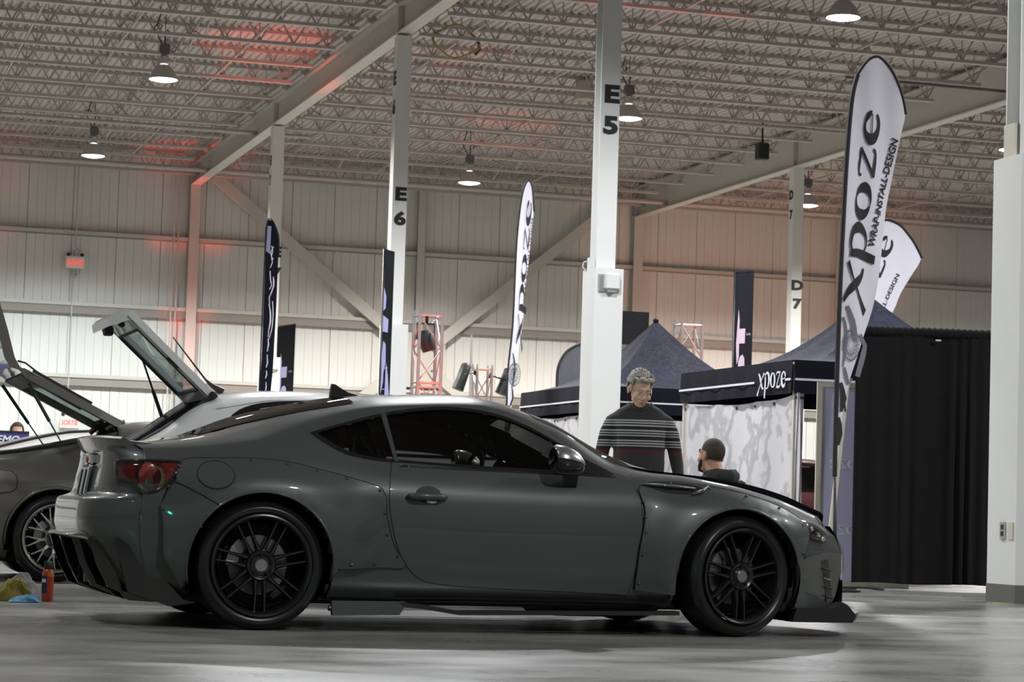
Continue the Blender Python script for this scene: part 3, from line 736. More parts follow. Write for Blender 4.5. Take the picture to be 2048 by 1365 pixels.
DOOR = smooth_loop([(.705,.866),(.685,.80),(.672,.72),(.672,.64),(.685,.56),(.712,.455),(.758,.36),(.82,.29),(.91,.252),(1.15,.234),(1.56,.224),(1.93,.212),(1.985,.208),(2.012,.30),(2.038,.44),(2.05,.58),(2.048,.66),(2.03,.75),(1.985,.83),(1.94,.85),(1.5,.838)], step=.03, sharp=(0,11,12,19))
for sg in (-1, 1):
    fn = sideR if sg < 0 else sideL
    # window frame, side glass, door skin
    o = obj('window_frame', skin_region(WIN, lambda a, b, d: fn(a, b, d), [WIN_IN], .03, .004, -.012, grid=False), 'black_gloss', car, 50)
    o = obj('side_window', skin_region([(a*.995+.005, b) for a, b in WIN_IN], fn, (), .06, -.010), 'glass_dark', car, 180)
    o = obj('window_pillar', skin_region([(.715,.862),(.735,.862),(.70,1.118),(.672,1.112)], fn, (), .05, .010, -.004), 'pillar_grey', car, 40)
    d = obj('door', skin_region(DOOR, fn, (), .045, .003, -.004), 'paint', car, 60)
    obj('door_gap', strip(DOOR, sg, .0045, -.001, closed=True), 'seam', d)
    obj('door_mirror_base', skin_region([(1.70,.842),(1.93,.828),(1.92,.845),(1.74,.935)], fn, (), .05, .006, -.01), 'black_gloss', d, 50)
    obj('belt_moulding', strip([(x, .8455-.012*(x-.72)-.004) for x in np.linspace(.74, 1.93, 24)], sg, .006, .004), 'black_gloss', d, 180)
    # handle
    h = MB().tube([fn(.765,.687,.012), fn(.79,.687,.034), fn(.86,.687,.038), fn(.93,.687,.034), fn(.965,.687,.012)], [.014,.019,.019,.019,.014], 10)
    hd = obj('door_handle', h, 'paint', d, 180)
    obj('handle_cup', skin_region(smooth_loop([(.80+.075+.07*math.cos(a), .70+.045*math.sin(a)) for a in [i*PI/6 for i in range(12)]], step=.02), fn, (), .03, .0045), 'seam', d, 180)
    obj('key_cap', MB().ell(fn(.89,.665,.01), (.03,.012,.012)), 'chrome', d, 180)

# ---- bolt-on flares: proud of the skin and pulled out towards the arch lip
def flare_extra(cx, r_in, r_out, amt):
    def e(x, z):
        r = math.hypot(x-cx, z-.33); t = max(0, min(1, (r_out-r)/(r_out-r_in))); t = t*t*(3-2*t)
        return amt*t+.008
    return e
def arch(cx, r, z0, a0, a1, n=40, sq=1.0):
    return [(cx+r*math.cos(math.radians(a)), .32+r*sq*math.sin(math.radians(a))) for a in np.linspace(a0, a1, n)]
rear_top = smooth_loop([(-.42,.735),(-.385,.835),(-.20,.850),(-.03,.855),(.145,.843),(.30,.811),(.457,.777),(.63,.722),(.652,.64),(.66,.568),(.70,.44),(.765,.33),(.62,.322),(.40,.310)], False, .03)
ra = arch(.01, .368, 0, -8, 195, 60)
REAR_FL = rear_top+[(.378,.27)]+ra[1:]+[(-.37,.20),(-.47,.36),(-.478,.53),(-.492,.61)]
front_top = smooth_loop([(2.02,.235),(2.035,.44),(2.062,.60),(2.062,.68),(2.04,.765),(2.10,.80),(2.22,.812),(2.40,.803),(2.60,.775),(2.80,.725),(2.95,.665),(3.045,.60),(3.03,.515),(2.985,.43)], False, .03)
fa = arch(FX, .362, 0, 10, 178, 56)
FRONT_FL = front_top+fa+[(2.225,.28),(2.23,.215)]
RIV_R = [(-.40,.80),(-.215,.838),(-.045,.843),(.135,.832),(.29,.801),(.445,.768),(.615,.715),(.645,.60),(.66,.49),(.72,.38),(.47,.335),(.60,.338),(-.455,.70),(-.478,.585),(-.30,.505)]
RIV_F = [(2.055,.70),(2.065,.62),(2.068,.54),(2.05,.42),(2.04,.27),(2.24,.80),(2.45,.782),(2.66,.748),(2.86,.69),(3.0,.60),(2.98,.45)]
rv = mesh_of('rivet', MB().lathe([(0,.007), (.004,.0065), (.008,.003), (.0085,-.003)], 8), M['rivet'], 180)
for sg in (-1, 1):
    for nm, lp, cx, ri, ro, am, rvs in (('rear', REAR_FL, .01, .36, .66, .062, RIV_R), ('front', FRONT_FL, FX, .35, .62, .072, RIV_F)):
        fn = body.side(sg, flare_extra(cx, ri, ro, am))
        f = obj('fender_flare', skin_region(lp, fn, (), .035, .002, -.012), 'paint', car, 60)
        # rolled lip of the arch
        lip = ra if nm == 'rear' else fa
        obj('arch_lip', MB().tube([fn(x, z, .0) for x, z in lip], .007, 6), 'paint', f, 180)
        edge = (rear_top if nm == 'rear' else front_top)
        obj('edge_gap', MB().tube([fn(x, z, .0015) for x, z in edge], .0028, 6), 'seam', f, 180)
        if sg < 0:
            for x, z in rvs:
                p = fn(x, z, .002); n = (fn(x, z, .03)-p).normalized(); r_ = obj('rivet', rv, None, f); r_.location = p
                r_.rotation_euler = n.to_track_quat('Z', 'Y').to_euler()
    # dark liners
    for cx, r in ((.01, .385), (FX, .385)):
        g = MB(); 
        g.lathe([(r, -.30), (r, .0), (0, .0)], 40, (cx, sg*.60, .32), 'y') if False else None
        rings = [[(cx+r*math.cos(a), sg*yy, .32+r*math.sin(a)) for a in [math.radians(q) for q in range(-25, 206, 7)]] for yy in (.86, .45)]
        g.grid(rings); g.add([(cx+r*math.cos(math.radians(q)), sg*.45, .32+r*math.sin(math.radians(q))) for q in range(-25, 206, 7)], [tuple(range(33))])
        obj('wheel_liner', g, 'seam', car)
# dark panel gap on the rear flare, fuel flap, vents
fnr = body.side(-1, flare_extra(.01, .36, .66, .062)); fnf = body.side(-1, flare_extra(FX, .35, .62, .072))
obj('panel_gap', MB().tube([fnr(x, z, .002) for x, z in ((-.43,.728),(-.36,.695),(-.28,.652),(-.21,.612))], .004, 6), 'seam', car)
obj('bumper_gap', MB().tube([sideR(x, z, .002) for x, z in ((-.42,.74),(-.455,.70),(-.48,.63),(-.47,.55),(-.40,.525),(-.33,.49))], .004, 6), 'seam', car)
ff = obj('fuel_flap', skin_region([(-.228+.087*math.cos(a), .764+.066*math.sin(a)) for a in [i*PI/16 for i in range(32)]], fnr, (), .04, .006, .0), 'paint', car, 60)
obj('flap_gap', MB().tube([fnr(-.228+.09*math.cos(a), .764+.069*math.sin(a), .003) for a in [i*PI/16 for i in range(33)]], .0035, 6), 'seam', ff)
for sg in (-1, 1):
    fn = body.side(sg, flare_extra(FX, .35, .62, .072))
    v = obj('fender_vent', skin_region(smooth_loop([(2.06,.796),(2.20,.806),(2.34,.798),(2.42,.778),(2.36,.750),(2.20,.752)], step=.03, sharp=(0,)), fn, (), .03, .004), 'seam', car, 60)
    obj('vent_blade', MB().tube([fn(2.06,.790,.006), fn(2.20,.781,.012), fn(2.36,.770,.010)], [.004,.010,.007], 8).tube([fn(2.33,.742,.006), fn(2.39,.755,.014), fn(2.445,.785,.010)], [.006,.011,.006], 8), 'paint', v, 180)
# ---- windscreen, rear glass
def topfn(x, y, d=0.): return Vector((x, y, body.top(x, y)+d))
for nm, x0, x1, w0, w1, m_, fr in (('windscreen', 1.56, 2.13, .50, .62, 'glass_dark', 0), ('rear_window', -.24, .56, .40, .49, 'glass_rear', 0)):
    rows = []
    for i in range(21):
        x = x0+(x1-x0)*i/20; w_ = w0+(w1-w0)*i/20; rows.append([topfn(x, w_*t, .004) for t in np.linspace(-1, 1, 25)])
    obj(nm, MB().grid(rows), m_, car, 180)
# roof skin shows the cabin lining from below
# ---- bonnet: separate black lacquered lid standing a little proud and lifted at its nose
rows = []
for i in range(29):
    x = 2.20+(3.40-2.20)*i/28; t = i/28; hw = .60-.06*t-.10*t*t; rr = []
    for q in np.linspace(-1, 1, 25):
        z = body.top(min(x, 3.30), q*hw) if x <= 3.30 else body.top(3.30, q*hw)-(x-3.30)*.40
        rr.append((x-.10*t*q*q, q*hw, z+.010+.034*t*t))
    rows.append(rr)
g = MB().grid(rows); g.grid([[(p[0]-.004, p[1]*.99, p[2]-.050) for p in r] for r in rows])
top_edge = rows[-1]; g.grid([top_edge, [(p[0]-.004, p[1]*.99, p[2]-.050) for p in top_edge]])
for e in (0, -1): g.grid([[r[e] for r in rows], [(r[e][0]-.004, r[e][1]*.99, r[e][2]-.050) for r in rows]])
hood = obj('bonnet', g, 'carbon', car, 50)
hood['label'] = 'black bonnet lifted slightly at its front edge'
obj('cowl', MB().grid([[(2.08, y, body.top(2.08, y)+.006) for y in np.linspace(-.58, .58, 13)], [(2.21, y, body.top(2.21, y)+.010) for y in np.linspace(-.60, .60, 13)]]), 'black_plastic', car, 60)
# ---- antenna fin on the roof
fin = MB()
prof = [(.545,1.192),(.548,1.235),(.556,1.29),(.575,1.288),(.61,1.266),(.65,1.246),(.70,1.234),(.72,1.222)]
fin.prism(prof, 1, lambda a, b, t: (a, (t-.5)*.03, b))
obj('antenna_fin', fin, 'black_gloss', car, 30)
# ---- tail: spoiler, lamps, plate recess, bumper ledge, diffuser
def rear_x(z):
    X, Y, Z = body.section(min(XR)-.01, 120); return float(np.interp(z, np.maximum.accumulate(Z), X))
rows = []
for i, y in enumerate(np.linspace(-.64, .64, 27)):
    e = (abs(y)/.64); pl = .03*(1-e**6); bx = -.685+.08*e**4
    rows.append([(bx+.16, y, .930-.02*e**4), (bx-.02, y, .938-.015*e**4), (bx-.058-.02*(1-e*e), y, .954-.012*e**3), (bx-.068-.02*(1-e*e), y, .944-.012*e**3), (bx-.040-.02*(1-e*e), y, .885), (bx-.025-.02*(1-e*e), y, .868), (bx+.04, y, .862), (bx+.16, y, .930-.02*e**4)])
g = MB().grid(rows)
for e in (0, -1): g.add(rows[e], [tuple(range(7))])
obj('ducktail_spoiler', g, 'paint', car, 40)
LAMP = smooth_loop([(-.688,.818),(-.60,.822),(-.50,.825),(-.392,.822),(-.415,.772),(-.45,.722),(-.50,.682),(-.55,.664),(-.60,.678),(-.615,.712),(-.69,.72)], step=.02, sharp=(0,3,9,10))
for sg in (-1, 1):
    fn = sideR if sg < 0 else sideL
    tl = obj('tail_lamp', skin_region(LAMP, fn, (), .03, .002, -.01), 'lamp_base', car, 50)
    c_ = fn(-.548,.752,-.002)
    obj('lamp_bowl', MB().ell(c_+Vector((.003,0,-.004)), (.056,.013,.070), 18, 10), 'lamp_red2', tl, 180)
    obj('bowl_crescent', skin_region(smooth_loop([(-.520,.800),(-.488,.79),(-.470,.755),(-.478,.715),(-.505,.690),(-.492,.725),(-.490,.765)], step=.02, sharp=(0,4)), fn, (), .03, .008), 'lamp_olive', tl, 180)
    obj('bowl_crescent', skin_region(smooth_loop([(-.598,.70),(-.575,.678),(-.55,.668),(-.565,.69),(-.585,.715)], step=.02, sharp=(0,2)), fn, (), .03, .008), 'lamp_olive', tl, 180)
    obj('lamp_wing', skin_region(smooth_loop([(-.485,.812),(-.403,.815),(-.425,.768),(-.465,.718),(-.478,.745)], step=.02, sharp=(0,1,3)), fn, (), .03, .008), 'lamp_red', tl, 180)
    obj('lamp_outline', MB().tube([fn(x, z, .006) for x, z in LAMP+LAMP[:1]], .007, 6), 'black_gloss', tl, 180)
    obj('lamp_inner', skin_region(smooth_loop([(-.675,.795),(-.61,.802),(-.605,.735),(-.675,.732)], step=.02, sharp=(0,1,2,3)), fn, (), .03, .007), 'lamp_red', tl, 180)
    obj('lamp_cover', skin_region(LAMP, fn, (), .03, .020, .002), 'glass_lamp', tl, 180)
    # lamp return on the tail panel
# plate recess with chrome emblem garnish and plate
rx = -.755
obj('plate_recess', MB().cbox(rx+.035, rx+.10, -.30, .30, .62, .86, .02), 'black_plastic', car, 40)
gn = obj('garnish', MB().cbox(rx+.005, rx+.06, -.17, .17, .805, .865, .01), 'chrome', car, 40)
obj('emblem', MB().lathe([(0,-.006), (.018,-.005), (.020,0), (0,.0)], 14, (rx+.005, -.02, .835), 'x'), 'orange', gn, 50)
pt = obj('number_plate', MB().box(-.006, .006, -.155, .155, .0, .165), 'plate', car); pt.location = (rx-.020, 0, .63); pt.rotation_euler = (0, .16, 0)
obj('plate_bar', MB().box(-.012, -.007, -.10, -.06, .01, .15), 'black_plastic', pt); obj('plate_bar', MB().box(-.012, -.007, .05, .09, .01, .15), 'black_plastic', pt)
obj('plate_lamp', MB().cbox(-.014, .0, -.08, .08, .166, .180, .004), 'grey_plastic', pt)
rows = []
for y in np.linspace(-.70, .70, 25):
    e = (abs(y)/.70)**5; bx = -.845+.12*e
    rows.append([(bx+.05, y, .470), (bx-.0, y, .462), (bx-.045*(1-e), y, .452), (bx-.055*(1-e), y, .440), (bx-.03*(1-e), y, .425), (bx+.10, y, .415)])
obj('bumper_shelf', MB().grid(rows), 'paint', car, 40)
df = obj('diffuser', MB().grid([[( -.84+.14*(abs(y)/.66)**2.5, y, .43), (-.80+.12*(abs(y)/.66)**2.5, y, .36), (-.62, y, .20), (-.40, y, .135)] for y in np.linspace(-.64, .64, 15)]), 'black_plastic', car, 50)
for y in (-.62, -.43, -.20, .20, .43, .62):
    e = (abs(y)/.66)**2.5*.11
    g = MB().prism([(-.905+e,.432),(-.80+e,.445),(-.69+e,.33),(-.58,.18),(-.44,.135),(-.46,.118),(-.60,.125),(-.74+e,.165),(-.80+e,.19),(-.86+e,.30)], 1, lambda a, b, t: (a, y+(t-.5)*.018, b))
    obj('diffuser_fin', g, 'black_gloss', df, 30)
obj('bumper_corner', MB().prism([(-.70,.43),(-.60,.40),(-.35,.14),(-.28,.125),(-.42,.105),(-.62,.17)], 1, lambda a, b, t: (a, -.70-.06*t-.03*(a+.7), b)), 'black_gloss', df, 30)
# ---- skirts
for sg in (-1, 1):
    g = MB().prism([(.385,.152),(.77,.155),(.772,.135),(.742,.085),(.392,.078)], 1, lambda a, b, t: (a, sg*(.845+.035*t), b)); obj('skirt_plate', g, 'paint', car, 30)
    g = MB().prism([(.74,.150),(.84,.145),(1.06,.112),(2.27,.130),(2.27,.108),(1.06,.090),(.86,.118),(.77,.125)], 1, lambda a, b, t: (a, sg*(.80+.085*t), b)); obj('side_skirt', g, 'black_plastic', car, 30)
    g = MB().tube([(.375, sg*.86, .115), (.40, sg*.86, .112)], .015, 8); obj('skirt_bolt', g, 'black_metal', car)
obj('floor_pan', MB().box(-.4, 2.9, -.70, .70, .13, .17), 'seam', car)
obj('sump', MB().cbox(1.75, 2.15, -.35, .2, .07, .14, .02), 'seam', car)
obj('exhaust', MB().tube([(-.78,.32,.25), (-.3,.32,.24), (.2,.3,.2)], .05, 12), 'steel_dark', car, 60)
obj('exhaust', MB().tube([(-.78,-.32,.25), (-.3,-.32,.24), (.2,-.3,.2)], .05, 12), 'steel_dark', car, 60)
# ---- nose: bumper cap, lamps, canards, splitter
for sg in (-1, 1):
    fn = body.side(sg, lambda x, z: .004)
    fb = obj('front_bumper', skin_region(smooth_loop([(2.955,.405),(3.03,.42),(3.10,.44),(3.22,.45),(3.25,.36),(3.24,.22),(3.20,.15),(3.04,.145),(2.955,.15),(2.975,.28)], step=.03, sharp=(0,7,8)), body.side(sg, lambda x, z: .05*max(0, min(1, (3.2-x)/.25))+.006), (), .04, .0, -.02), 'paint', car, 50)
    obj('bumper_vent', skin_region([(3.145,.41),(3.20,.42),(3.262,.20),(3.225,.18)], fn, (), .04, .012), 'black_gloss', fb, 60)
    for k in range(4):
        z = .37-.05*k; obj('vent_slat', MB().tube([fn(3.155+.015*k, z, .016), fn(3.21+.012*k, z-.01, .022)], .005, 6), 'chrome' if k == 1 else 'black_plastic', fb, 180)
    hl = obj('headlamp', skin_region(smooth_loop([(2.99,.615),(3.10,.595),(3.17,.555),(3.18,.515),(3.08,.53),(3.02,.555)], step=.02, sharp=(0,3)), fn, (), .03, .004, -.01), 'black_gloss', car, 50)
    for (x, z) in ((3.07,.58),(3.12,.55),(3.155,.53)): obj('lamp_bulb', MB().ell(fn(x, z, .006), (.02,.02,.018)), 'chrome', hl, 180)
    obj('headlamp_cover', skin_region(smooth_loop([(2.99,.617),(3.10,.597),(3.17,.557),(3.18,.513),(3.08,.528),(3.02,.553)], step=.02, sharp=(0,3)), fn, (), .03, .02, .0), 'glass_lamp', hl, 180)
g = MB()
sp_ = []
for y in np.linspace(-.80, .80, 25):
    e = (abs(y)/.80)**2.4; sp_.append([(3.0, y, .155), (3.58-.36*e, y, .150), (3.62-.36*e, y, .125), (3.60-.36*e, y, .080), (2.97, y, .080)])
obj('front_splitter', MB().grid(sp_), 'black_plastic', car, 40)
for sg in (-1, 1):
    g = MB().prism([(2.96,.08),(2.985,.155),(3.20,.158),(3.26,.19),(3.29,.175),(3.34,.12),(3.32,.08)], 1, lambda a, b, t: (a, sg*(.70+.10*t), b)); obj('splitter_end', g, 'black_plastic', car, 30)
g = MB().grid([[(3.33+.195*(1-(y/.62)**2), y, z) for y in np.linspace(-.45, .45, 13)] for z in (.17, .30)]); obj('grille', g, 'black_plastic', car)
rows = [[(3.315+.165*(1-(y/.62)**2)**1, y, .15) , (3.325+.175*(1-(y/.62)**2), y, .30), (3.32+.17*(1-(y/.62)**2), y, .47), (3.30+.13*(1-(y/.62)**2), y, .545), (3.26+.08*(1-(y/.62)**2), y, .60)] for y in np.linspace(-.60, .60, 21)]
obj('bumper_nose', MB().grid(rows), 'paint', car, 60)
# ---- door mirrors
for sg in (-1, 1):
    m0 = Vector((1.62, sg*.90, .90))
    g = MB()
    for (dx, ry, rz_, zc) in ((-.085,.075,.058,.008), (-.07,.088,.072,.006), (-.02,.09,.074,0), (.04,.078,.06,-.012), (.075,.045,.034,-.024), (.085,.01,.01,-.03)):
        g.v += [tuple(m0+Vector((dx, sg*.0+ry*math.cos(a), zc+rz_*math.sin(a)))) for a in [k*2*PI/16 for k in range(16)]]
    n = 16
    for i in range(5):
        for k in range(n): g.f.append((i*n+k, i*n+(k+1) % n, (i+1)*n+(k+1) % n, (i+1)*n+k))
    g.f.append(tuple(range(16)))
    mi = obj('door_mirror', g, 'black_gloss', car, 60)
    cp = MB(); 
    rows = [[tuple(m0+Vector((dx, ry*math.cos(a), zc+rz_*math.sin(a)))) for a in [math.radians(q) for q in range(5, 176, 10)]] for (dx, ry, rz_, zc) in ((-.084,.079,.062,.009),(-.07,.091,.075,.007),(-.02,.093,.077,.001),(.04,.081,.063,-.011),(.077,.047,.036,-.023))]
    obj('mirror_cap', MB().grid(rows), 'cap_silver', mi, 180)
    st = MB().loft([[(1.645+a*.045, sg*(.80+b*.03), .755) for a, b in ((-1,-1),(1,-1),(1,1),(-1,1))], [(1.65+a*.034, sg*(.845+b*.03), .80) for a, b in ((-1,-1),(1,-1),(1,1),(-1,1))], [(1.645+a*.03, sg*(.875+b*.03), .845) for a, b in ((-1,-1),(1,-1),(1,1),(-1,1))]])
    obj('mirror_foot', st, 'black_plastic', mi, 60)
# ---- cabin
obj('cabin_floor', MB().box(-.3, 2.15, -.70, .70, .30, .36), 'interior', car)
obj('parcel_shelf', MB().grid([[(-.3, y, .86), (.15, y, .86), (.35, y, .84)] for y in (-.62, 0, .62)]), 'interior', car)
obj('door_card', MB().box(.72, 1.98, -.765, -.74, .36, .80), 'interior', car); obj('door_card', MB().box(.72, 1.98, .74, .765, .36, .80), 'interior', car)
obj('dashboard', MB().cbox(1.60, 2.12, -.69, .69, .55, .815, .05), 'interior', car, 40)
obj('rear_trim', MB().grid([[(.0, y, .80), (.62, y, .84), (.62, y, .36)] for y in (-.70, .70)]), 'interior', car)
obj('headlining', MB().grid([[(x, y*.5, body.top(x, y*.5)-.035) for y in (-1, -.5, 0, .5, 1)] for x in np.linspace(.52, 1.55, 9)]), 'interior', car, 180)
for y in (-.36, .36):
    s = MB()
    def ringy(x, z, w_, d_): return [(x+a*d_, y+b*w_, z+c*.0) for a, b, c in ((-1,-.6,0),(-.6,-1,0),(.6,-1,0),(1,-.6,0),(1,.6,0),(.6,1,0),(-.6,1,0),(-1,.6,0))]
    s.loft([ringy(.88,.50,.23,.06), ringy(.80,.62,.25,.07), ringy(.72,.82,.22,.06), ringy(.66,.93,.20,.055), ringy(.64,.97,.13,.05), ringy(.61,1.06,.12,.05), ringy(.60,1.085,.09,.035)])
    s.loft([ringy(1.08,.40,.24,.28), ringy(1.08,.50,.25,.29), ringy(1.07,.54,.2,.24)])
    st = obj('bucket_seat', s, 'seat', car, 50)
    for b in (-.09, .09): obj('harness', MB().bar((.735, y+b, .93), (.86, y+b, .60), .05, .006, (1,0,.3)), 'red_belt', st)
obj('steering_wheel', MB().tube([(1.46+.06*math.sin(a), .36+.175*math.cos(a), .79+.17*math.sin(a)) for a in [i*PI/14 for i in range(29)]], .014, 8).tube([(1.46,.20,.79),(1.5,.36,.78),(1.46,.52,.79)], .015, 6).tube([(1.5,.36,.78),(1.75,.36,.70)], .03, 8), 'interior', car, 180)
obj('roll_cage', MB().tube([(.55,-.56,.36),(.55,-.54,.85),(.58,-.44,1.10),(.58,0,1.13),(.58,.44,1.10),(.55,.54,.85),(.55,.56,.36)], .02, 8).tube([(.58,.44,1.08),(.55,-.54,.45)], .018, 8), 'black_metal', car, 60)

# ---- wheels
def wheel(parent, name, loc, sgn, steer, style, R=.322, Wd=.27, rimr=.255, tyre_w=None):
    """hub face towards -y of its own frame"""
    wv = obj(name, MB().lathe([(rimr-.004,.02),(rimr+.012,.008),(rimr+.03,.002),(R-.03,.006),(R-.012,.02),(R-.002,.045),(R,.07),(R,Wd-.07),(R-.002,Wd-.045),(R-.02,Wd-.01),(rimr,Wd)], 64, (0,0,0), 'y'), 'tyre_lt', parent, 50)
    wv.location = loc; wv.rotation_euler = (0, 0, steer if sgn < 0 else PI+steer)
    g = MB()
    for k in range(72):
        a = 2*PI*k/72; c, s_ = math.cos(a), math.sin(a)
        for y0, y1, dx in ((.062, .115, 1), (.15, Wd-.068, -1)):
            p = Vector((c*R, y0, s_*R)); q = Vector((math.cos(a+.03*dx)*R, y1, math.sin(a+.03*dx)*R))
            g.bar(p, q, .005, .0014, (c, 0, s_))
    obj('tread', g, 'seam', wv)['kind'] = 'stuff'
    rm = 'rim_black' if style == 'split7' else 'rim_silver'
    rim = obj('rim', MB().lathe([(rimr-.006,.012),(rimr,.0),(rimr-.008,-.003),(rimr-.02,.006),(rimr-.026,.03),(rimr-.032,.07),(rimr-.045,.12),(rimr-.04,Wd-.02),(rimr-.02,Wd-.005)], 56, (0,0,0), 'y'), rm, wv, 40)
    if style == 'split7':
        n = 7; y_in, y_out = .045, .030
        for k in range(n):
            a0 = 2*PI*k/n+PI/2+PI/n
            for s_ in (-1, 1):
                a1 = a0+s_*.115; ai = a0+s_*.30
                p = Vector((.075*math.cos(ai), .038, .075*math.sin(ai))); m_ = Vector((.13*math.cos(a0+s_*.175), .035, .13*math.sin(a0+s_*.175))); q = Vector((.232*math.cos(a1), .034, .232*math.sin(a1)))
                sp = MB(); rings = []
                for pp, w_, dp in ((p, .030, .04), (m_, .018, .036), (q, .016, .030)):
                    rd = Vector((pp.x, 0, pp.z)).normalized(); tg = Vector((-rd.z, 0, rd.x))
                    rings.append([pp-tg*w_*.5, pp-tg*w_*.22+Vector((0,-.010,0)), pp+tg*w_*.22+Vector((0,-.010,0)), pp+tg*w_*.5, pp+tg*w_*.4+Vector((0,dp,0)), pp-tg*w_*.4+Vector((0,dp,0))])
                obj('spoke', sp.loft(rings), rm, rim, 30)
        obj('hub', MB().lathe([(.080,.06),(.078,.028),(.070,.018),(.060,.022),(.048,.034),(.032,.034)], 32, (0,0,0), 'y'), rm, rim, 40)
        cp = obj('centre_cap', MB().lathe([(.034,.034),(.033,.016),(.028,.012),(.020,.013),(.0,.010)], 24, (0,0,0), 'y'), 'cap_silver', rim, 40)
        nb, br = 5, .052
    else:
        n = 10
        for k in range(n):
            a0 = 2*PI*k/n+.12; rd = Vector((math.cos(a0), 0, math.sin(a0))); tg = Vector((-rd.z, 0, rd.x)); sp = MB()
            def bb(p, q, w0, w1):
                rings = []
                for pp, w_ in ((p, w0), (q, w1)): 
                    d2 = (q-p).normalized(); t2 = Vector((-d2.z, 0, d2.x)); rings.append([pp-t2*w_*.5+Vector((0,.03,0)), pp-t2*w_*.4, pp+t2*w_*.4, pp+t2*w_*.5+Vector((0,.03,0))])
                sp.loft(rings)
            j = rd*.115+Vector((0,.022,0)); bb(rd*.08+Vector((0,.03,0)), j, .03, .024)
            for s_ in (-1, 1):
                a1 = a0+s_*.165; bb(j, Vector((.222*math.cos(a1), .016, .222*math.sin(a1))), .018, .011)
            obj('spoke', sp, rm, rim, 30)
        obj('hub', MB().lathe([(.085,.06),(.085,.028),(.078,.022),(.07,.034),(.03,.05)], 28, (0,0,0), 'y'), 'rim_silver', rim, 40)
        obj('hub_face', MB().lathe([(.072,.036),(.035,.044)], 24, (0,0,0), 'y'), 'seam', rim, 60)
        obj('centre_cap', MB().lathe([(.034,.05),(.032,.006),(.024,.0),(0,.0)], 20, (0,0,0), 'y'), 'cap_silver', rim, 40)
        nb, br = 5, .056
        for k in range(24):
            a = 2*PI*k/24; obj('rim_bolt', MB().lathe([(.006,.0),(.004,-.006),(0,-.007)], 6, ((rimr-.027)*math.cos(a), .024, (rimr-.027)*math.sin(a)), 'y'), 'chrome', rim)
    for k in range(nb):
        a = 2*PI*k/nb+.3; obj('lug_nut', MB().lathe([(.009,.04),(.009,.022),(.004,.016),(0,.016)], 8, (br*math.cos(a), 0, br*math.sin(a)), 'y'), 'black_metal', rim, 40)
    obj('brake_disc', MB().lathe([(.06,.115),(.150,.115),(.150,.135),(.06,.135)], 36, (0,0,0), 'y'), 'disc', wv, 40)
    cl = MB(); 
    for a in np.linspace(2.2, 3.2, 6): cl.v += []
    rings = [[((r_)*math.cos(a), yy, r_*math.sin(a)) for r_, yy in ((.105,.09),(.165,.09),(.165,.16),(.105,.16))] for a in np.linspace(2.25, 3.15, 7)]
    obj('brake_caliper', MB().loft(rings), 'cap_silver', wv, 40)
    obj('barrel', MB().lathe([(.0,.19),(.20,.19),(.215,.05)], 40, (0,0,0), 'y'), 'seam', wv)
    return wv
for cx, wid, st in ((.01, .28, 0.), (FX, .26, math.radians(13))):
    for sg in (-1, 1):
        yo = .935 if cx < 1 else .925
        if st and sg < 0: 
            # steered wheel turns about its own middle
            cy = -(yo-.13); wheel(car, 'front_wheel', (cx+.13*math.sin(st), cy-.13*math.cos(st), .322), sg, st, 'split7', Wd=wid)
        elif st: wheel(car, 'front_wheel', (cx-.13*math.sin(st), yo-.13+.13*math.cos(st), .322), sg, st, 'split7', Wd=wid)
        else: wheel(car, 'rear_wheel', (cx, sg*yo, .322), sg, 0, 'split7', Wd=wid)
# ---------------------------------------------------------------- bronze hatch coupe behind, tail lid open
c2 = thing('hatchback_coupe', 'bronze grey coupe with its glass hatch propped open and silver mesh wheels', 'car', (1.96, 18.84, 0), math.radians(.5))
def drop2(x, y, z):
    if abs(y) > .6 and (near(x, z, .01, .375) or near(x, z, FX, .365)): return True
    if abs(y) > .45 and inside((x, z), WIN_MID): return True
    if x < .46 and abs(y) < .60 and z > .86: return True
    if abs(y) < .47 and 1.62 < x < 2.10 and z > .9: return True
    return False
b2 = obj('body', body.mesh(150, drop=drop2), 'paint2', c2, 60); tail_panel(c2, 'paint2')
for sg in (-1, 1):
    fn = sideR if sg < 0 else sideL
    obj('window_frame', skin_region(WIN, fn, [WIN_IN], .05, .006, -.012, grid=False), 'black_gloss', c2, 50)
    obj('side_window', skin_region(WIN_IN, fn, (), .08, -.006), 'glass_rear', c2, 180)
    for cx in (.01, FX):
        obj('arch_lip', MB().tube([fn(x, z, .006) for x, z in arch(cx, .372, 0, -5, 188, 40)], .014, 6), 'paint2', c2, 180)
        rings = [[(cx+.385*math.cos(a), sg*yy, .32+.385*math.sin(a)) for a in [math.radians(q) for q in range(-25, 206, 11)]] for yy in (.86, .45)]
        g = MB().grid(rings); g.add(rings[1], [tuple(range(len(rings[1])))]); obj('wheel_liner', g, 'seam', c2)
ff = obj('fuel_flap', skin_region(smooth_loop([(-.50,.80),(-.33,.80),(-.295,.77),(-.295,.68),(-.33,.655),(-.50,.655)], step=.03), sideR, (), .05, .006, -.004), 'paint2', c2, 50)
obj('flap_gap', strip(smooth_loop([(-.50,.803),(-.33,.803),(-.292,.77),(-.292,.68),(-.33,.652),(-.50,.652)], step=.03), -1, .0035, .002, closed=True), 'seam', ff)
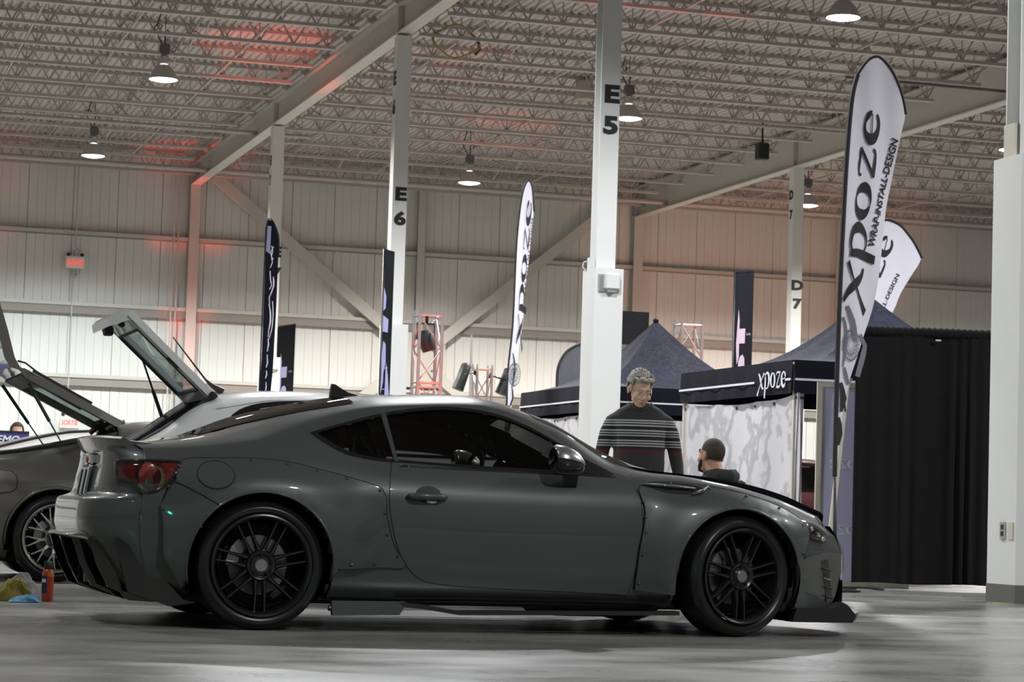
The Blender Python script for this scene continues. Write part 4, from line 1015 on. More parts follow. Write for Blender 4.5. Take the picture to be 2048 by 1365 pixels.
# opening: dark tub and rubber rim
obj('hatch_tub', MB().grid([[(x, y, .70) for y in (-.58, 0, .58)] for x in (-.72, 0, .6)]), 'interior', c2)
rim2 = [(x, s*.59, body.top(x, .59)+.006) for s, xs_ in ((-1, np.linspace(.46, -.68, 14)), (1, np.linspace(-.68, .46, 14))) for x in xs_]
obj('hatch_seal', MB().tube(rim2, .022, 6), 'seam', c2, 180)
obj('roof_edge', MB().tube([(.47, y, body.top(.47, y)+.004) for y in np.linspace(-.58, .58, 13)], .015, 6), 'black_gloss', c2, 180)
class Frame:
    def __init__(s, o, u, v): s.o = Vector(o); s.u = Vector(u).normalized(); s.v = Vector(v).normalized(); s.w = s.u.cross(s.v)
    def __call__(s, a, b, c=0.): return s.o+s.u*a+s.v*b+s.w*c
Fh = Frame((.50, 0, 1.205), (-.77, 0, .375), (0, -1, 0))
lid = obj('hatch_lid', MB().grid([[Fh(a, b*(1-.06*(1-a)), .012*(1-(b/.6)**2)) for b in (-.60,-.53)] for a in np.linspace(.0, .84, 8)]).grid([[Fh(a, b*(1-.06*(1-a)), .012) for b in (.53,.60)] for a in np.linspace(.0, .84, 8)])
          .grid([[Fh(a, b, .012*(1-(b/.6)**2)) for b in np.linspace(-.58,.58,9)] for a in (0, .07)]).grid([[Fh(a, b, .012*(1-(b/.6)**2)) for b in np.linspace(-.6,.6,9)] for a in (.74, .84)])
          .grid([[Fh(a, -.60*(1-.06*(1-a)), c) for c in (0, -.05)] for a in np.linspace(0,.84,8)]).grid([[Fh(a, .60*(1-.06*(1-a)), c) for c in (0.012, -.05)] for a in np.linspace(0,.84,8)]), 'paint2', c2, 40)
obj('lid_lining', MB().grid([[Fh(a, b, -.05) for b in (-.60,-.50)] for a in (0,.84)]).grid([[Fh(a, b, -.05) for b in (.50,.60)] for a in (0,.84)]).grid([[Fh(a, b, -.05) for b in (-.58,.58)] for a in (0,.10)]).grid([[Fh(a, b, -.05) for b in (-.58,.58)] for a in (.70,.84)]), 'seam', lid)
obj('lid_glass', MB().grid([[Fh(a, b, -.01+.02*(1-(b/.54)**2)) for b in np.linspace(-.54,.54,9)] for a in np.linspace(.05,.76,6)]), 'glass_green', lid, 180)
# tail part of the lid bends upward, with lip spoiler
tl_ = [(.80,.012),(.87,.0),(.94,.045),(1.0,.11),(1.08,.20),(1.19,.31),(1.25,.37)]
rows = [[Fh(a, b, c*(1-.0*b)) for b in np.linspace(-.62,.62,9)] for a, c in tl_]+[[Fh(a+.07, b, c-.035) for b in np.linspace(-.62,.62,9)] for a, c in reversed(tl_)]+[[Fh(.80, b, -.05) for b in np.linspace(-.62,.62,9)], [Fh(.80, b, .02) for b in np.linspace(-.62,.62,9)]]
g = MB().grid(rows)
for e in (0, -1):
    prof_ = [r[e] for r in rows[:-1]]; g.add(prof_, [tuple(range(len(prof_)))])
obj('lid_tail', g, 'paint2', lid, 40)
# louvre strip and wiper on the glass
for i in range(4): obj('wiper_blade' if i == 0 else 'louvre', MB().bar(Fh(.22+.01*i, -.45+.28*i, .035), Fh(.70+.02*i, -.45+.28*i, .045), .05, .02), 'black_plastic', lid)
obj('wiper_arm', MB().tube([Fh(.86, -.1, .10), Fh(.80, -.15, .12), Fh(.45, -.3, .075), Fh(.30, -.40, .05)], .008, 6), 'black_metal', lid, 180)
for sg in (-1, 1):
    a = Vector((-.21, -.55, 1.47)) if sg < 0 else Vector((-.30, .55, 1.50)); e = Vector((.06, sg*.58, 1.02)); m_ = a.lerp(e, .62)
    obj('gas_strut', MB().tube([a, m_], .013, 8).tube([m_, e], .006, 6), 'black_metal', c2, 60)
    obj('hinge_arm', MB().tube([(.40, sg*.5, 1.14), (.46, sg*.5, 1.20), (.53, sg*.5, 1.215)], .022, 8), 'paint2', c2, 180)
rw = wheel(c2, 'rear_wheel', (.01, -.93, .322), -1, 0, 'mesh')
for nm, p, sg in (('rear_wheel', (.01, .93, .322), 1), ('front_wheel', (FX, -.92, .322), -1), ('front_wheel', (FX, .92, .322), 1)):
    k = copy_thing(rw, c2); k.name = nm; k.location = p; k.rotation_euler = (0, 0, 0 if sg < 0 else PI)
obj('floor_pan', MB().box(-.5, 2.9, -.7, .7, .14, .18), 'seam', c2)

# ---------------------------------------------------------------- white hatchback with open tailgate
KH = [-.70, -.40, -.10, .10, .50, .90, 1.30, 1.70, 2.05, 2.45, 2.90]
HROWS = [([.22]+[.18]*9+[.2], [.66,.74,.76,.76,.76,.76,.76,.76,.76,.74,.60]),
 ([.36]*11, [.70,.78,.81,.82,.82,.82,.82,.82,.815,.79,.64]),
 ([.60]*11, [.71,.79,.82,.83,.835,.835,.835,.83,.82,.79,.63]),
 ([.80,.80,.80,.80,.80,.79,.78,.77,.75,.72,.66], [.69,.77,.80,.81,.815,.815,.815,.81,.79,.75,.60]),
 ([.88,.92,.945,.95,.95,.94,.93,.92,.85,.80,.72], [.66,.73,.76,.77,.775,.775,.77,.76,.72,.68,.54]),
 ([.90,1.06,1.26,1.30,1.335,1.345,1.33,1.20,.90,.83,.75], [.60,.60,.585,.58,.585,.59,.59,.62,.66,.60,.46]),
 ([.915,1.09,1.31,1.355,1.385,1.395,1.38,1.25,.93,.85,.77], [.30,.30,.30,.30,.30,.30,.30,.31,.33,.30,.24]),
 ([.92,1.10,1.325,1.372,1.402,1.410,1.395,1.27,.945,.86,.78], [0]*11)]
hb = Body(KH, HROWS, [-.62,-.68,-.70,-.69,-.68,-.68,-.68,-.68], [2.80,2.88,2.9,2.86,2.84,2.82,2.86,2.88], nv=44, bulge_rows=5)
HWIN = smooth_loop([(.02,1.15),(.10,1.235),(.34,1.297),(.9,1.318),(1.35,1.30),(1.62,1.18),(1.92,.965),(1.2,.965),(-.05,.985)], step=.05, sharp=(6,8))
HWI = [(x*.94+.05, (z-1.1)*.86+1.1) for x, z in HWIN]
def hatch(name, label, loc, rz, paint, opened):
    t = thing(name, label, 'car', loc, rz)
    def dr(x, y, z):
        if abs(y) > .55 and (near(x, z, .0, .34) or near(x, z, 2.4, .34)): return True
        if abs(y) > .45 and inside((x, z), HWI): return True
        return opened and x < -.06 and abs(y) < .51 and z > .70
    obj('body', hb.mesh(110, drop=dr), paint, t, 50)
    for sg in (-1, 1):
        fn = hb.side(sg)
        obj('window_frame', skin_region(HWIN, fn, [HWI], .05, .006, -.01, grid=False), 'black_gloss', t, 50)
        obj('side_window', skin_region(HWI, fn, (), .1, -.006), 'glass_rear', t, 180)
        obj('roof_gutter', MB().tube([fn(x, z, .004) for x, z in ((-.05,1.235),(.3,1.305),(.9,1.33),(1.35,1.31))], .006, 6), paint, t, 180)
        for cx in (0, 2.4):
            rings = [[(cx+.35*math.cos(a), sg*yy, .32+.35*math.sin(a)) for a in [math.radians(q) for q in range(-25, 206, 11)]] for yy in (.80, .45)]
            g = MB().grid(rings); g.add(rings[1], [tuple(range(len(rings[1])))]); obj('wheel_liner', g, 'seam', t)
    for nm, p, sg in (('rear_wheel', (0, -.83, .305), -1), ('rear_wheel', (0, .83, .305), 1), ('front_wheel', (2.4, -.83, .305), -1), ('front_wheel', (2.4, .83, .305), 1)):
        k = copy_thing(rw, t); k.name = nm; k.location = p; k.rotation_euler = (0, 0, 0 if sg < 0 else PI); k.scale = (.945,)*3
    obj('floor_pan', MB().box(-.4, 2.6, -.62, .62, .16, .2), 'seam', t)
    obj('cabin_floor', MB().box(-.6, 2.0, -.66, .66, .60, .64), 'interior', t)
    return t
c3 = hatch('hatchback', 'white hatchback with its angular tailgate raised, behind the grey coupe', (2.76, 16.22, 0), math.radians(.5), 'paint3', True)
# opening rim: black seal and pale inner pillars
for sg in (-1, 1):
    pr = [(-.05, 1.325), (-.40, 1.075), (-.66, .91)]
    obj('opening_seal', MB().tube([(x+.02, sg*.50, z+.010) for x, z in pr], .020, 6), 'seam', c3, 60)
    obj('inner_pillar', MB().tube([(x, sg*.46, z-.03) for x, z in pr], .035, 6), 'grey_cloth', c3, 60)
obj('opening_head', MB().tube([(-.05, y, 1.33) for y in (-.49, 0, .49)], .028, 6), 'seam', c3)
obj('rear_seat', MB().cbox(.1, .25, -.55, .55, .6, 1.12, .04), 'seat', c3, 40)
Fw = Frame((-.035, 0, 1.345), (-.575, 0, .525), (0, -1, 0))
def wd(a): return .47+.02*min(1, a/.7)
tg_ = MB()
for b0, b1 in ((-1, -.88), (.88, 1)):
    rows = [[Fw(a, b*wd(a), c) for b, c in ((b0, 0), (b1, 0), (b1, -.045), (b0, -.055), (b0, 0))] for a in np.linspace(0, .77, 6)]; tg_.grid(rows)
for a0, a1 in ((0, .08), (.66, .77)):
    rows = [[Fw(a, b*wd(a), c) for a, c in ((a0, 0), (a1, 0), (a1, -.05), (a0, -.05), (a0, 0))] for b in np.linspace(-1, 1, 6)]; tg_.grid(rows)
tgo = obj('tailgate', tg_, 'paint3', c3, 30)
# lower half of the tailgate kinks back towards the ground
e0 = Fw(.77, 0, 0); e1 = e0+Vector((-.27, 0, -.035)); Fl = Frame(e0, e1-e0, (0, -1, 0))
rows = [[Fl(a*.5, b*(.49-.25*max(0, a)), c) for a, c in ((-.02, .0), (.10, .012), (.22, .0), (.30, -.03), (.29, -.085), (.20, -.08), (.12, -.065), (.0, -.06), (-.02, 0))] for b in np.linspace(-1, 1, 7)]
g = MB().grid(rows)
for e in (0, -1): g.add(rows[e][:-1], [tuple(range(8))])
obj('tailgate_lower', g, 'paint3', tgo, 30)
obj('latch', MB().cbox(-.03, .03, -.05, .05, -.03, .03, .008).xform(lambda p: p+Vector(Fl(.1, 0, -.10))), 'black_plastic', tgo, 40)
for b in (-.4, .35): obj('bump_stop', MB().ell(Fl(.06, b, -.08), (.025,.025,.02), 8, 6), 'black_plastic', tgo, 180)
obj('handle_slot', MB().cbox(-.05, .05, -.012, .012, -.01, .01, .004).xform(lambda p: Vector(Fw(.34+p.x, wd(.34)*.94+p.y, -.055+p.z))), 'seam', tgo)
gl = [[Fw(a, b*wd(a)*.88, -.02) for b in np.linspace(-1, 1, 5)] for a in np.linspace(.08, .66, 4)]
obj('tailgate_glass', MB().grid(gl), 'glass_green', tgo, 180)
obj('glass_seal', MB().tube([Fw(a, b*wd(a)*.87, -.05) for a, b in ((.09,-1),(.65,-1),(.65,1),(.09,1),(.09,-1))], .013, 6), 'seam', tgo, 40)
a = Vector(Fw(.42, -.46, -.05)); e = Vector((-.20, .49, 1.20-.06)); m_ = a.lerp(e, .45)
obj('gas_strut', MB().tube([a, m_], .007, 6).tube([m_, e], .013, 8), 'black_metal', c3, 60)
obj('aerial', MB().tube([(.10, -.02, 1.375), (.02, -.02, 1.42), (-.02,-.02,1.455), (-.255,-.02,1.735)], [.03, .015, .007, .004], 8), 'black_plastic', c3, 60)

# cream car farther left, dark red car behind the display panel
c4_ = thing('parked_coupe', 'cream coupe farther back, seen under the open bronze hatch', 'car', (2.05, 24.3, 0), 0)
o = obj('body', body.mesh(110, drop=lambda x, y, z: (abs(y) > .6 and (near(x, z, .01, .37) or near(x, z, FX, .36))) or (abs(y) > .45 and inside((x, z), WIN_IN))), 'paint4', c4_, 60); o.scale = (1, 1, 1.045); tail_panel(c4_, 'paint4')
for sg in (-1, 1):
    fn = sideR if sg < 0 else sideL
    o = obj('side_window', skin_region(WIN, fn, (), .08, .002), 'glass_rear', c4_, 180); o.scale = (1, 1, 1.045)
    obj('roof_rail', MB().tube([(x, sg*.44, (body.top(x, .44)+.012)*1.045) for x in np.linspace(-.45, 1.3, 12)], .014, 6), 'interior', c4_, 180)
for nm, p, sg in (('rear_wheel', (.01, -.90, .322), -1), ('rear_wheel', (.01, .90, .322), 1), ('front_wheel', (FX, -.90, .322), -1), ('front_wheel', (FX, .90, .322), 1)):
    k = copy_thing(rw, c4_); k.name = nm; k.location = p; k.rotation_euler = (0, 0, 0 if sg < 0 else PI)
obj('floor_pan', MB().box(-.5, 2.9, -.7, .7, .14, .6), 'seam', c4_)
hatch('hatchback', 'dark red car glimpsed between the printed sheet and the lilac panel', (11.2, 28.2, 0), 0, 'paint5', False)

# ================================================================== TENTS
def canopy_tent(label, x0, y0, size, zb, zt, zp, lettering, walls):
    t = thing('canopy_tent', label, 'tent', (x0, y0, 0), 0, 'navy pop-up tents')
    S_ = size; c = S_/2; cs = [(0,0), (S_,0), (S_,S_), (0,S_)]; n = 12
    for k in range(4):
        a = Vector((*cs[k], zt)); b = Vector((*cs[(k+1) % 4], zt)); pk = Vector((c, c, zp)); rows = []
        for i in range(n+1):
            u = i/n; l = a.lerp(pk, u); r = b.lerp(pk, u); row = []
            for j in range(9):
                q = j/8; p = l.lerp(r, q); sag = .25*math.sin(PI*min(1, u))**1*(1-.25*(1-abs(2*q-1)))+.10*(1-(2*q-1)**2)*(1-u)*u*2
                p.z -= sag; row.append(p)
            rows.append(row)
        obj('canopy_panel', MB().grid(rows), 'tent', t, 180)
        # valance with a printed line
        d = (b-a).normalized(); nn = Vector((d.y, -d.x, 0)); rows = []
        for i in range(25):
            p = a.lerp(b, i/24); w_ = .012*math.sin(i*2.1)+.008*math.sin(i*5.3)
            rows.append([p+nn*.012, p+nn*(.02+w_*.5)+Vector((0,0,(zb-zt)*.5)), p+nn*(.016+w_)+Vector((0,0,zb-zt))])
        v = obj('valance', MB().grid(rows), 'valance', t, 180)
        zl = zb+(zt-zb)*.42; ends = [(0, 1)]
        if lettering and k == 3: ends = [(0.0, .70), (.955, 1)]
        for e0_, e1_ in ends:
            if k == 3: e0_, e1_ = e0_, e1_
            rows = [[a.lerp(b, e0_+(e1_-e0_)*i/20)+nn*.034+Vector((0,0,zl+h-zt)) for h in (-.011, .011)] for i in range(21)]
            obj('printed_line', MB().grid(rows), 'white_print', v)
        if lettering and k == 3:
            sc = .155
            # word runs from the far end towards the near corner, as read from the open side
            o_ = a.lerp(b, .735)+nn*.036; fn = lambda p, q: o_+d*(p*sc)+Vector((0,0,zl-zt+(q-.45)*sc))
            obj('lettering', strokes_mesh(word_xpoze(), fn), 'white_print', v)
    for x, y in cs:
        xx = x+(.03 if x == 0 else -.03); yy = y+(.03 if y == 0 else -.03)
        obj('leg', MB().box(xx-.02, xx+.02, yy-.02, yy+.02, 0, zt-.02).box(xx-.06, xx+.06, yy-.05, yy+.05, 0, .01), 'pole', t)
    obj('peak_cap', MB().ell((c, c, zp-.01), (.045,.045,.035), 10, 6), 'tent', t, 180)
    for wname, p0, p1, z0, zs, ww in walls:
        rows = []; p0 = Vector((*p0, 0)); p1 = Vector((*p1, 0)); nn = Vector(((p1-p0).y, -(p1-p0).x, 0)).normalized()
        for i in range(49):
            u = i/48; p = p0.lerp(p1, u); row = []
            top = zs-ww*math.sin(PI*((u*3) % 1))*.35-ww*math.sin(PI*u)
            for j in range(17):
                q = j/16; amp = (.014+.02*q)*math.sin(u*19+q*2.2)+.02*math.sin(u*7-q*4)+.03*math.sin(PI*u)*math.sin(PI*q)
                row.append(p+nn*amp+Vector((0,0,z0+(top-z0)*(1-q))))
            rows.append(row)
        o = obj('side_wall', MB().grid(rows), 'sheet', t, 180)
        for i in range(7):
            u = i/6; p = p0.lerp(p1, u); g = MB().lathe([(0,-.004),(.016,-.004),(.016,.004),(0,.004)], 8, (p.x, p.y, zs-.05-ww*math.sin(PI*u)-.0), 'x'); obj('eyelet', g, 'seam', o)
    return t
canopy_tent('navy pop-up tent with lettered valance and white printed side sheet, right', 9.46, 21.65, 3.05, 1.86, 2.19, 3.02, True,
            [('l', (.03, 3.0), (.03, .06), .06, 1.845, .035), ('f', (.03, -.0), (.105, .0), .06, 1.87, .0)])
canopy_tent('navy pop-up tent behind the E 5 column with the taller peak', 10.50, 31.0, 3.05, 2.0, 2.37, 3.44, False,
            [('l', (.03, 3.0), (.03, .06), .06, 1.99, .03), ('f', (.06, .03), (3.0, .03), .06, 1.99, .05)])

# ================================================================== FLAGS AND BANNERS
def bow(x, z, k=1.): return .03*math.sin(z*1.7+x*3)*k+.015*math.sin(x*23+z*1.2)*k
def feather(label, Y, pole, outline, cloth, hem, zfoot=0., group=None, yaw=0., name='feather_flag', k=1.):
    """outline in the flag's own (x,z) plane; pole: points of the mast sleeve; the flag hangs in plane y = 0 turned by yaw about the mast foot"""
    x0 = pole[0][0]
    t = thing(name, label, 'flag', (x0, Y, 0), yaw, group)
    fn = lambda a, b, d=0.: Vector((a-x0, bow(a-x0, b, k)*min(1, max(0, (a-x0))/.15)-d, b))
    lp = smooth_loop(outline, step=.025, sharp=(0, len(outline)-1)) if len(outline) > 8 else densify(outline, .1)
    c = obj('cloth', skin_region(lp, fn, (), .07, .0), cloth, t, 180)
    obj('mast', MB().tube([(a-x0, .0, b) for a, b in pole], [.018]*(len(pole)-1)+[.012], 8), hem, t, 180)
    g = MB().lathe([(0,0), (.22,0), (.22,.015), (.03,.03), (.03,.12), (0,.12)], 16); obj('foot_plate', g, 'black_metal', t, 40)
    return t, c, fn
# big white feather in front of the drape
BO = [(9.0,1.06),(9.0,1.71),(9.01,2.6),(9.03,3.33),(9.05,3.96),(9.09,4.42),(9.15,4.65),(9.22,4.77),(9.30,4.82),(9.37,4.81),(9.45,4.72),(9.53,4.57),(9.58,4.44),(9.61,4.33),(9.56,4.09),(9.50,3.72),(9.45,3.44),(9.40,3.08),(9.35,2.76),(9.28,2.44),(9.13,1.98),(9.07,1.71),(9.03,1.40)]
ft, fc, ff_ = feather('big white feather flag lettered xpoze, in front of the drape', 19.61, [(9.02,0),(9.0,.4),(8.985,1.06)], BO, 'flag_white', 'black_metal', group='white xpoze feather flags')
def hem(t, fn, pts, r): obj('sleeve', MB().tube([fn(a, b, .0) for a, b in smooth_loop(pts, False, .025)], r, 6), 'print_black', t, 180)
hem(ft, ff_, [(8.985,1.02),(8.985,1.71),(8.995,2.6),(9.015,3.33),(9.04,3.96),(9.08,4.42),(9.14,4.66)], .022)
hem(ft, ff_, [(9.14,4.66),(9.22,4.785),(9.30,4.835),(9.37,4.825),(9.455,4.735),(9.535,4.58),(9.585,4.45),(9.615,4.33)], .013)
def word_on(fn, parent, base, top, scale, m, d=.012, squash=1.):
    b = Vector(base); tt = Vector(top); dr = (tt-b).normalized(); L = (tt-b).length/XPOZE_W; pn = Vector((-dr.y, dr.x))
    obj('lettering', strokes_mesh(word_xpoze(), lambda p, q: fn(b.x+dr.x*p*L+pn.x*q*scale, b.y+dr.y*p*L+pn.y*q*scale, d)), m, parent, fix=False)
word_on(ff_, fc, (9.175, 2.56), (9.375, 4.32), .15, 'print_black')
me = text_mesh('WRAP-INSTALL-DESIGN', .085, 'print_black', bold=.002, ext=.0, sx=1.1, shear=.15)
def wrap_text(me, fn, parent, base, top, d=.012):
    b = Vector(base); tt = Vector(top); dr = (tt-b).normalized(); pn = Vector((-dr.y, dr.x)); m2 = me.copy(); xs_ = [v.co.x for v in m2.vertices]; w_ = max(xs_)-min(xs_); k = (tt-b).length/w_
    for v in m2.vertices:
        p = (v.co.x-min(xs_))*k; q = v.co.y; v.co = fn(b.x+dr.x*p+pn.x*q, b.y+dr.y*p+pn.y*q, d)
    obj('lettering', m2, None, parent)
wrap_text(me, ff_, fc, (9.285, 3.10), (9.52, 4.10))
# engraved turbine artwork in the lower part: plain rings and blades
def rings_art(fn, parent, c, r, m='flag_line'):
    g = MB()
    for rr in (r, r*.62, r*.25): g.add(*[[fn(c[0]+rr*f*.62*math.cos(a), c[1]+rr*f*1.15*math.sin(a), .012) for f in (1, .90) for a in [i*PI/14 for i in range(28)]], [(i, (i+1) % 28, 28+(i+1) % 28, 28+i) for i in range(28)]])
    for i in range(22):
        a = 2*PI*i/22; g.add([fn(c[0]+rr*.62*math.cos(a+da), c[1]+rr*1.15*math.sin(a+da), .0125) for rr, da in ((r*.3, 0), (r*.92, .0), (r*.92, .07), (r*.3, .12))], [(0,1,2,3)])
    obj('turbine_print', g, m, parent)
rings_art(ff_, fc, (9.105, 2.20), .125)
obj('print', strokes_mesh([([(9.06,2.55),(9.11,2.42),(9.15,2.24)], [.03,.05,.03]), ([(9.03,2.45),(9.06,2.30),(9.04,2.0)], [.02,.03,.01]), ([(9.05,2.0),(9.09,1.85),(9.12,1.9)], [.02,.04,.02]), ([(9.19,2.3),(9.24,2.2),(9.17,1.92)], [.03,.06,.05])], lambda a, b: ff_(a, b, .012)), 'flag_line', fc, fix=False)
obj('print', strokes_mesh([([(9.02,1.86),(9.05,1.72),(9.03,1.6)], [.03,.06,.02]), ([(9.01,1.55),(9.03,1.4),(9.01,1.3)], [.02,.05,.02]), ([(9.02,1.66),(9.06,1.68),(9.07,1.6)], [.03,.02,.02])], lambda a, b: ff_(a, b, .012)), 'print_black', fc, fix=False)
# tall thin white feather seen almost edge on
T4 = [(8.78,1.20),(8.79,1.93),(8.79,2.41),(8.83,2.98),(8.85,3.95),(8.88,4.4),(8.92,4.69),(8.97,4.83),(9.02,4.76),(9.05,4.54),(9.06,4.45),(9.04,4.15),(9.01,3.76),(8.97,3.38),(8.96,3.05),(8.91,2.67),(8.89,2.29),(8.84,1.93),(8.80,1.3)]
t4, c4f, f4 = feather('thin white xpoze feather flag turned nearly edge on, left of the E 5 column', 29.1, [(8.775,0),(8.775,1.2)], T4, 'flag_white', 'black_metal', group='white xpoze feather flags', k=.6)
hem(t4, f4, [(8.77,1.2),(8.775,1.93),(8.78,2.41),(8.82,2.98),(8.84,3.95),(8.87,4.4),(8.91,4.70),(8.97,4.845),(9.025,4.77),(9.055,4.54),(9.065,4.45)], .012)
word_on(f4, c4f, (8.93, 2.72), (9.03, 4.58), .062, 'print_black')
wrap_text(text_mesh('WRAP-INSTALL-DESIGN', .035, 'print_black', ext=.0), f4, c4f, (8.96, 3.25), (9.04, 4.36))
rings_art(f4, c4f, (8.86, 2.35), .13)
obj('print', strokes_mesh([([(8.83,2.62),(8.86,2.45),(8.84,2.2)], [.01,.03,.01]), ([(8.80,1.95),(8.82,1.8),(8.80,1.6)], [.02,.04,.02]), ([(8.83,2.2),(8.85,2.05),(8.82,1.95)], [.01,.02,.02])], lambda a, b: f4(a, b, .012)), 'print_black', c4f, fix=False)
# second white feather behind the right tent
T5 = [(13.7,2.2),(13.97,2.97),(14.09,3.94),(14.23,4.51),(14.36,4.72),(14.49,4.78),(14.68,4.71),(14.84,4.56),(14.94,4.41),(15.01,4.30),(14.85,4.02),(14.70,3.77),(14.62,3.56),(14.41,3.13),(14.20,2.71),(13.9,2.2)]
t5, c5f, f5 = feather('second white xpoze feather flag leaning behind the right tent', 30.07, [(13.6,0),(13.65,1.2),(13.7,2.2)], T5, 'flag_white', 'black_metal', group='white xpoze feather flags', k=.5)
hem(t5, f5, [(13.7,2.2),(13.96,2.97),(14.08,3.94),(14.22,4.52),(14.36,4.735),(14.49,4.80),(14.69,4.725),(14.85,4.57),(14.95,4.42),(15.02,4.30)], .02)
word_on(f5, c5f, (13.98, 2.95), (14.60, 4.52), .19, 'print_black')
wrap_text(text_mesh('WRAP-INSTALL-DESIGN', .08, 'print_black', ext=.0, bold=.001), f5, c5f, (14.17, 2.95), (14.66, 4.05))
# navy feather in front of E 7
T1 = [(6.25,1.2),(6.25,2.14),(6.26,2.79),(6.26,3.41),(6.26,4.11),(6.265,4.42),(6.285,4.53),(6.33,4.52),(6.38,4.44),(6.43,4.29),(6.44,4.05),(6.44,3.7),(6.44,3.36),(6.43,2.87),(6.42,2.45),(6.40,2.14),(6.34,1.3)]
t1, c1f, f1 = feather('navy feather flag with white script, in front of the E 7 column', 32.5, [(6.25,0),(6.25,1.2)], T1, 'flag_navy', 'black_metal', k=.5)
hem(t1, f1, [(6.24,1.2),(6.245,2.8),(6.25,4.11),(6.255,4.43),(6.285,4.545),(6.335,4.53),(6.39,4.44),(6.44,4.29),(6.45,4.05)], .010)
obj('lilac_block', skin_region([(6.262,4.09),(6.272,4.44),(6.325,4.44),(6.32,4.05)], f1, (), .1, .012), 'flag_lilac', c1f)
obj('script', strokes_mesh([([(6.34,4.17),(6.36,4.10),(6.34,4.02),(6.37,3.98)], [.012,.012,.014,.012]), ([(6.37,4.16),(6.33,4.08),(6.36,3.94),(6.33,3.86)], [.01,.012,.012,.01]),
    ([(6.33,3.82),(6.34,3.7),(6.36,3.62),(6.33,3.56)], [.012,.014,.012,.01]), ([(6.38,3.74),(6.39,3.62),(6.36,3.52),(6.33,3.45),(6.34,3.35)], [.01,.022,.014,.012,.01]),
    ([(6.33,3.36),(6.35,3.28),(6.36,3.12),(6.34,3.0),(6.335,2.9)], [.012,.02,.022,.014,.008]), ([(6.38,3.4),(6.395,3.2),(6.38,3.0),(6.34,2.86)], [.012,.012,.012,.008]),
    ([(6.335,2.88),(6.345,2.8),(6.33,2.7)], [.01,.018,.01]), ([(6.33,2.66),(6.34,2.55),(6.325,2.48)], [.01,.016,.01]), ([(6.33,2.44),(6.335,2.38),(6.32,2.33)], [.01,.016,.01]), ([(6.33,2.28),(6.335,2.2),(6.315,2.1)], [.01,.014,.008])], lambda a, b: f1(a, b, .012)), 'flag_white', c1f, fix=False)
# dark grey feather behind the left tent and a pale one edge on near the wall
T6 = [(11.66,1.6),(11.68,2.55),(11.69,2.87),(11.77,3.07),(11.89,3.19),(12.01,3.26),(12.14,3.29),(12.4,3.25),(12.6,3.1),(12.5,2.6),(12.2,1.6)]
t6, c6f, f6 = feather('charcoal feather flag with a rounded head behind the left tent', 36.0, [(11.66,0),(11.66,1.6)], T6, 'flag_grey', 'black_metal', k=.5)
hem(t6, f6, [(11.65,1.6),(11.67,2.55),(11.68,2.88),(11.76,3.085),(11.88,3.205),(12.01,3.275),(12.14,3.305),(12.4,3.265),(12.61,3.1)], .02)
T7 = [(12.55,1.0),(12.55,3.24),(12.545,3.67),(12.56,3.98),(12.59,3.86),(12.60,3.48),(12.635,3.24),(12.66,2.4),(12.62,1.0)]
feather('pale grey feather flag seen edge on against the far wall', 44.15, [(12.55,0),(12.55,1.0)], T7, 'spear_grey', 'alu', k=.3)
# straight black banners with sideways letters
def tall_banner(label, Y, x0, x1, z1a, z1b, shapes, m, small, yaw=0.):
    t = thing('tall_banner', label, 'flag', (x0, Y, 0), yaw, 'black rectangular banners'); w_ = x1-x0
    def fn(a, b, d=0.): return Vector((a*w_, bow(a*.4, b, .5)-d, b*(z1a+(z1b-z1a)*a)))
    rows = [[fn(a, b) for a in np.linspace(0, 1, 7)] for b in np.linspace(.12, 1, 30)]
    c = obj('cloth', MB().grid(rows), 'flag_black', t, 180)
    obj('mast', MB().tube([(.0,.012,0), (.0,.012,z1a)], .016, 8), 'black_metal', t, 180); obj('arm', MB().tube([(0,.012,z1a-.02), (w_,.012,z1b-.02)], .010, 6), 'black_metal', t)
    obj('foot_plate', MB().lathe([(0,0), (.22,0), (.22,.015), (.03,.03), (.03,.12), (0,.12)], 16), 'black_metal', t, 40)
    for s_ in shapes: obj('letter', skin_region(densify(s_, .08), lambda a, b, d: fn(a, b, d), (), .09, .012), m, c)
    for tx, a, b in small: text(tx, .10, m, c, fn(a, b, .014), (0,0,1), (-1,0,0), ext=0)
    return t
def slab(top):   # the sideways T and S of the printed word, measured down from the banner head (metres)
    f = lambda pts, z: [(a, (z-b)/z) for a, b in pts]
    return [f([(.24,.62),(.30,.80),(.30,1.40),(.20,1.52),(.15,1.2)], top), f([(.28,.94),(.62,.94),(.60,1.18),(.28,1.18)], top),
            f([(.28,1.46),(.38,1.38),(.50,1.36),(.60,1.42),(.62,1.6),(.60,2.1),(.48,2.1),(.49,1.62),(.43,1.62),(.40,2.1),(.27,2.1),(.25,1.7)], top)]
tall_banner('black rectangular banner with pinkish letters above the right tent', 35.96, 14.64, 14.97, 4.60, 4.64, slab(4.6), 'flag_pink', [('S', .80, .775), ('L', .80, .66)])
tall_banner('black rectangular banner partly behind the E 7 column', 53.06, 10.57, 10.97, 4.59, 4.67, [[(a-.02, b) for a, b in q] for q in slab(4.6)], 'flag_lilac', [('S', .80, .77), ('L', .78, .65)])
tall_banner('narrow black rectangular banner in front of the E 6 column', 36.39, 8.895, 9.06, 4.66, 4.62, [[(.10,.87),(.34,.84),(.30,.80),(.10,.79)],[(.10,.775),(.62,.765),(.60,.72),(.10,.72)],[(.08,.64),(.20,.69),(.42,.68),(.48,.62),(.30,.58),(.30,.55),(.05,.50),(.12,.58)],[(.52,.62),(.74,.58),(.95,.50),(.98,.42),(.45,.45)],[(.30,.43),(.98,.40),(.98,.34),(.36,.36)]], 'flag_lilac', [('S', .5, .60), ('L', .42, .53)])
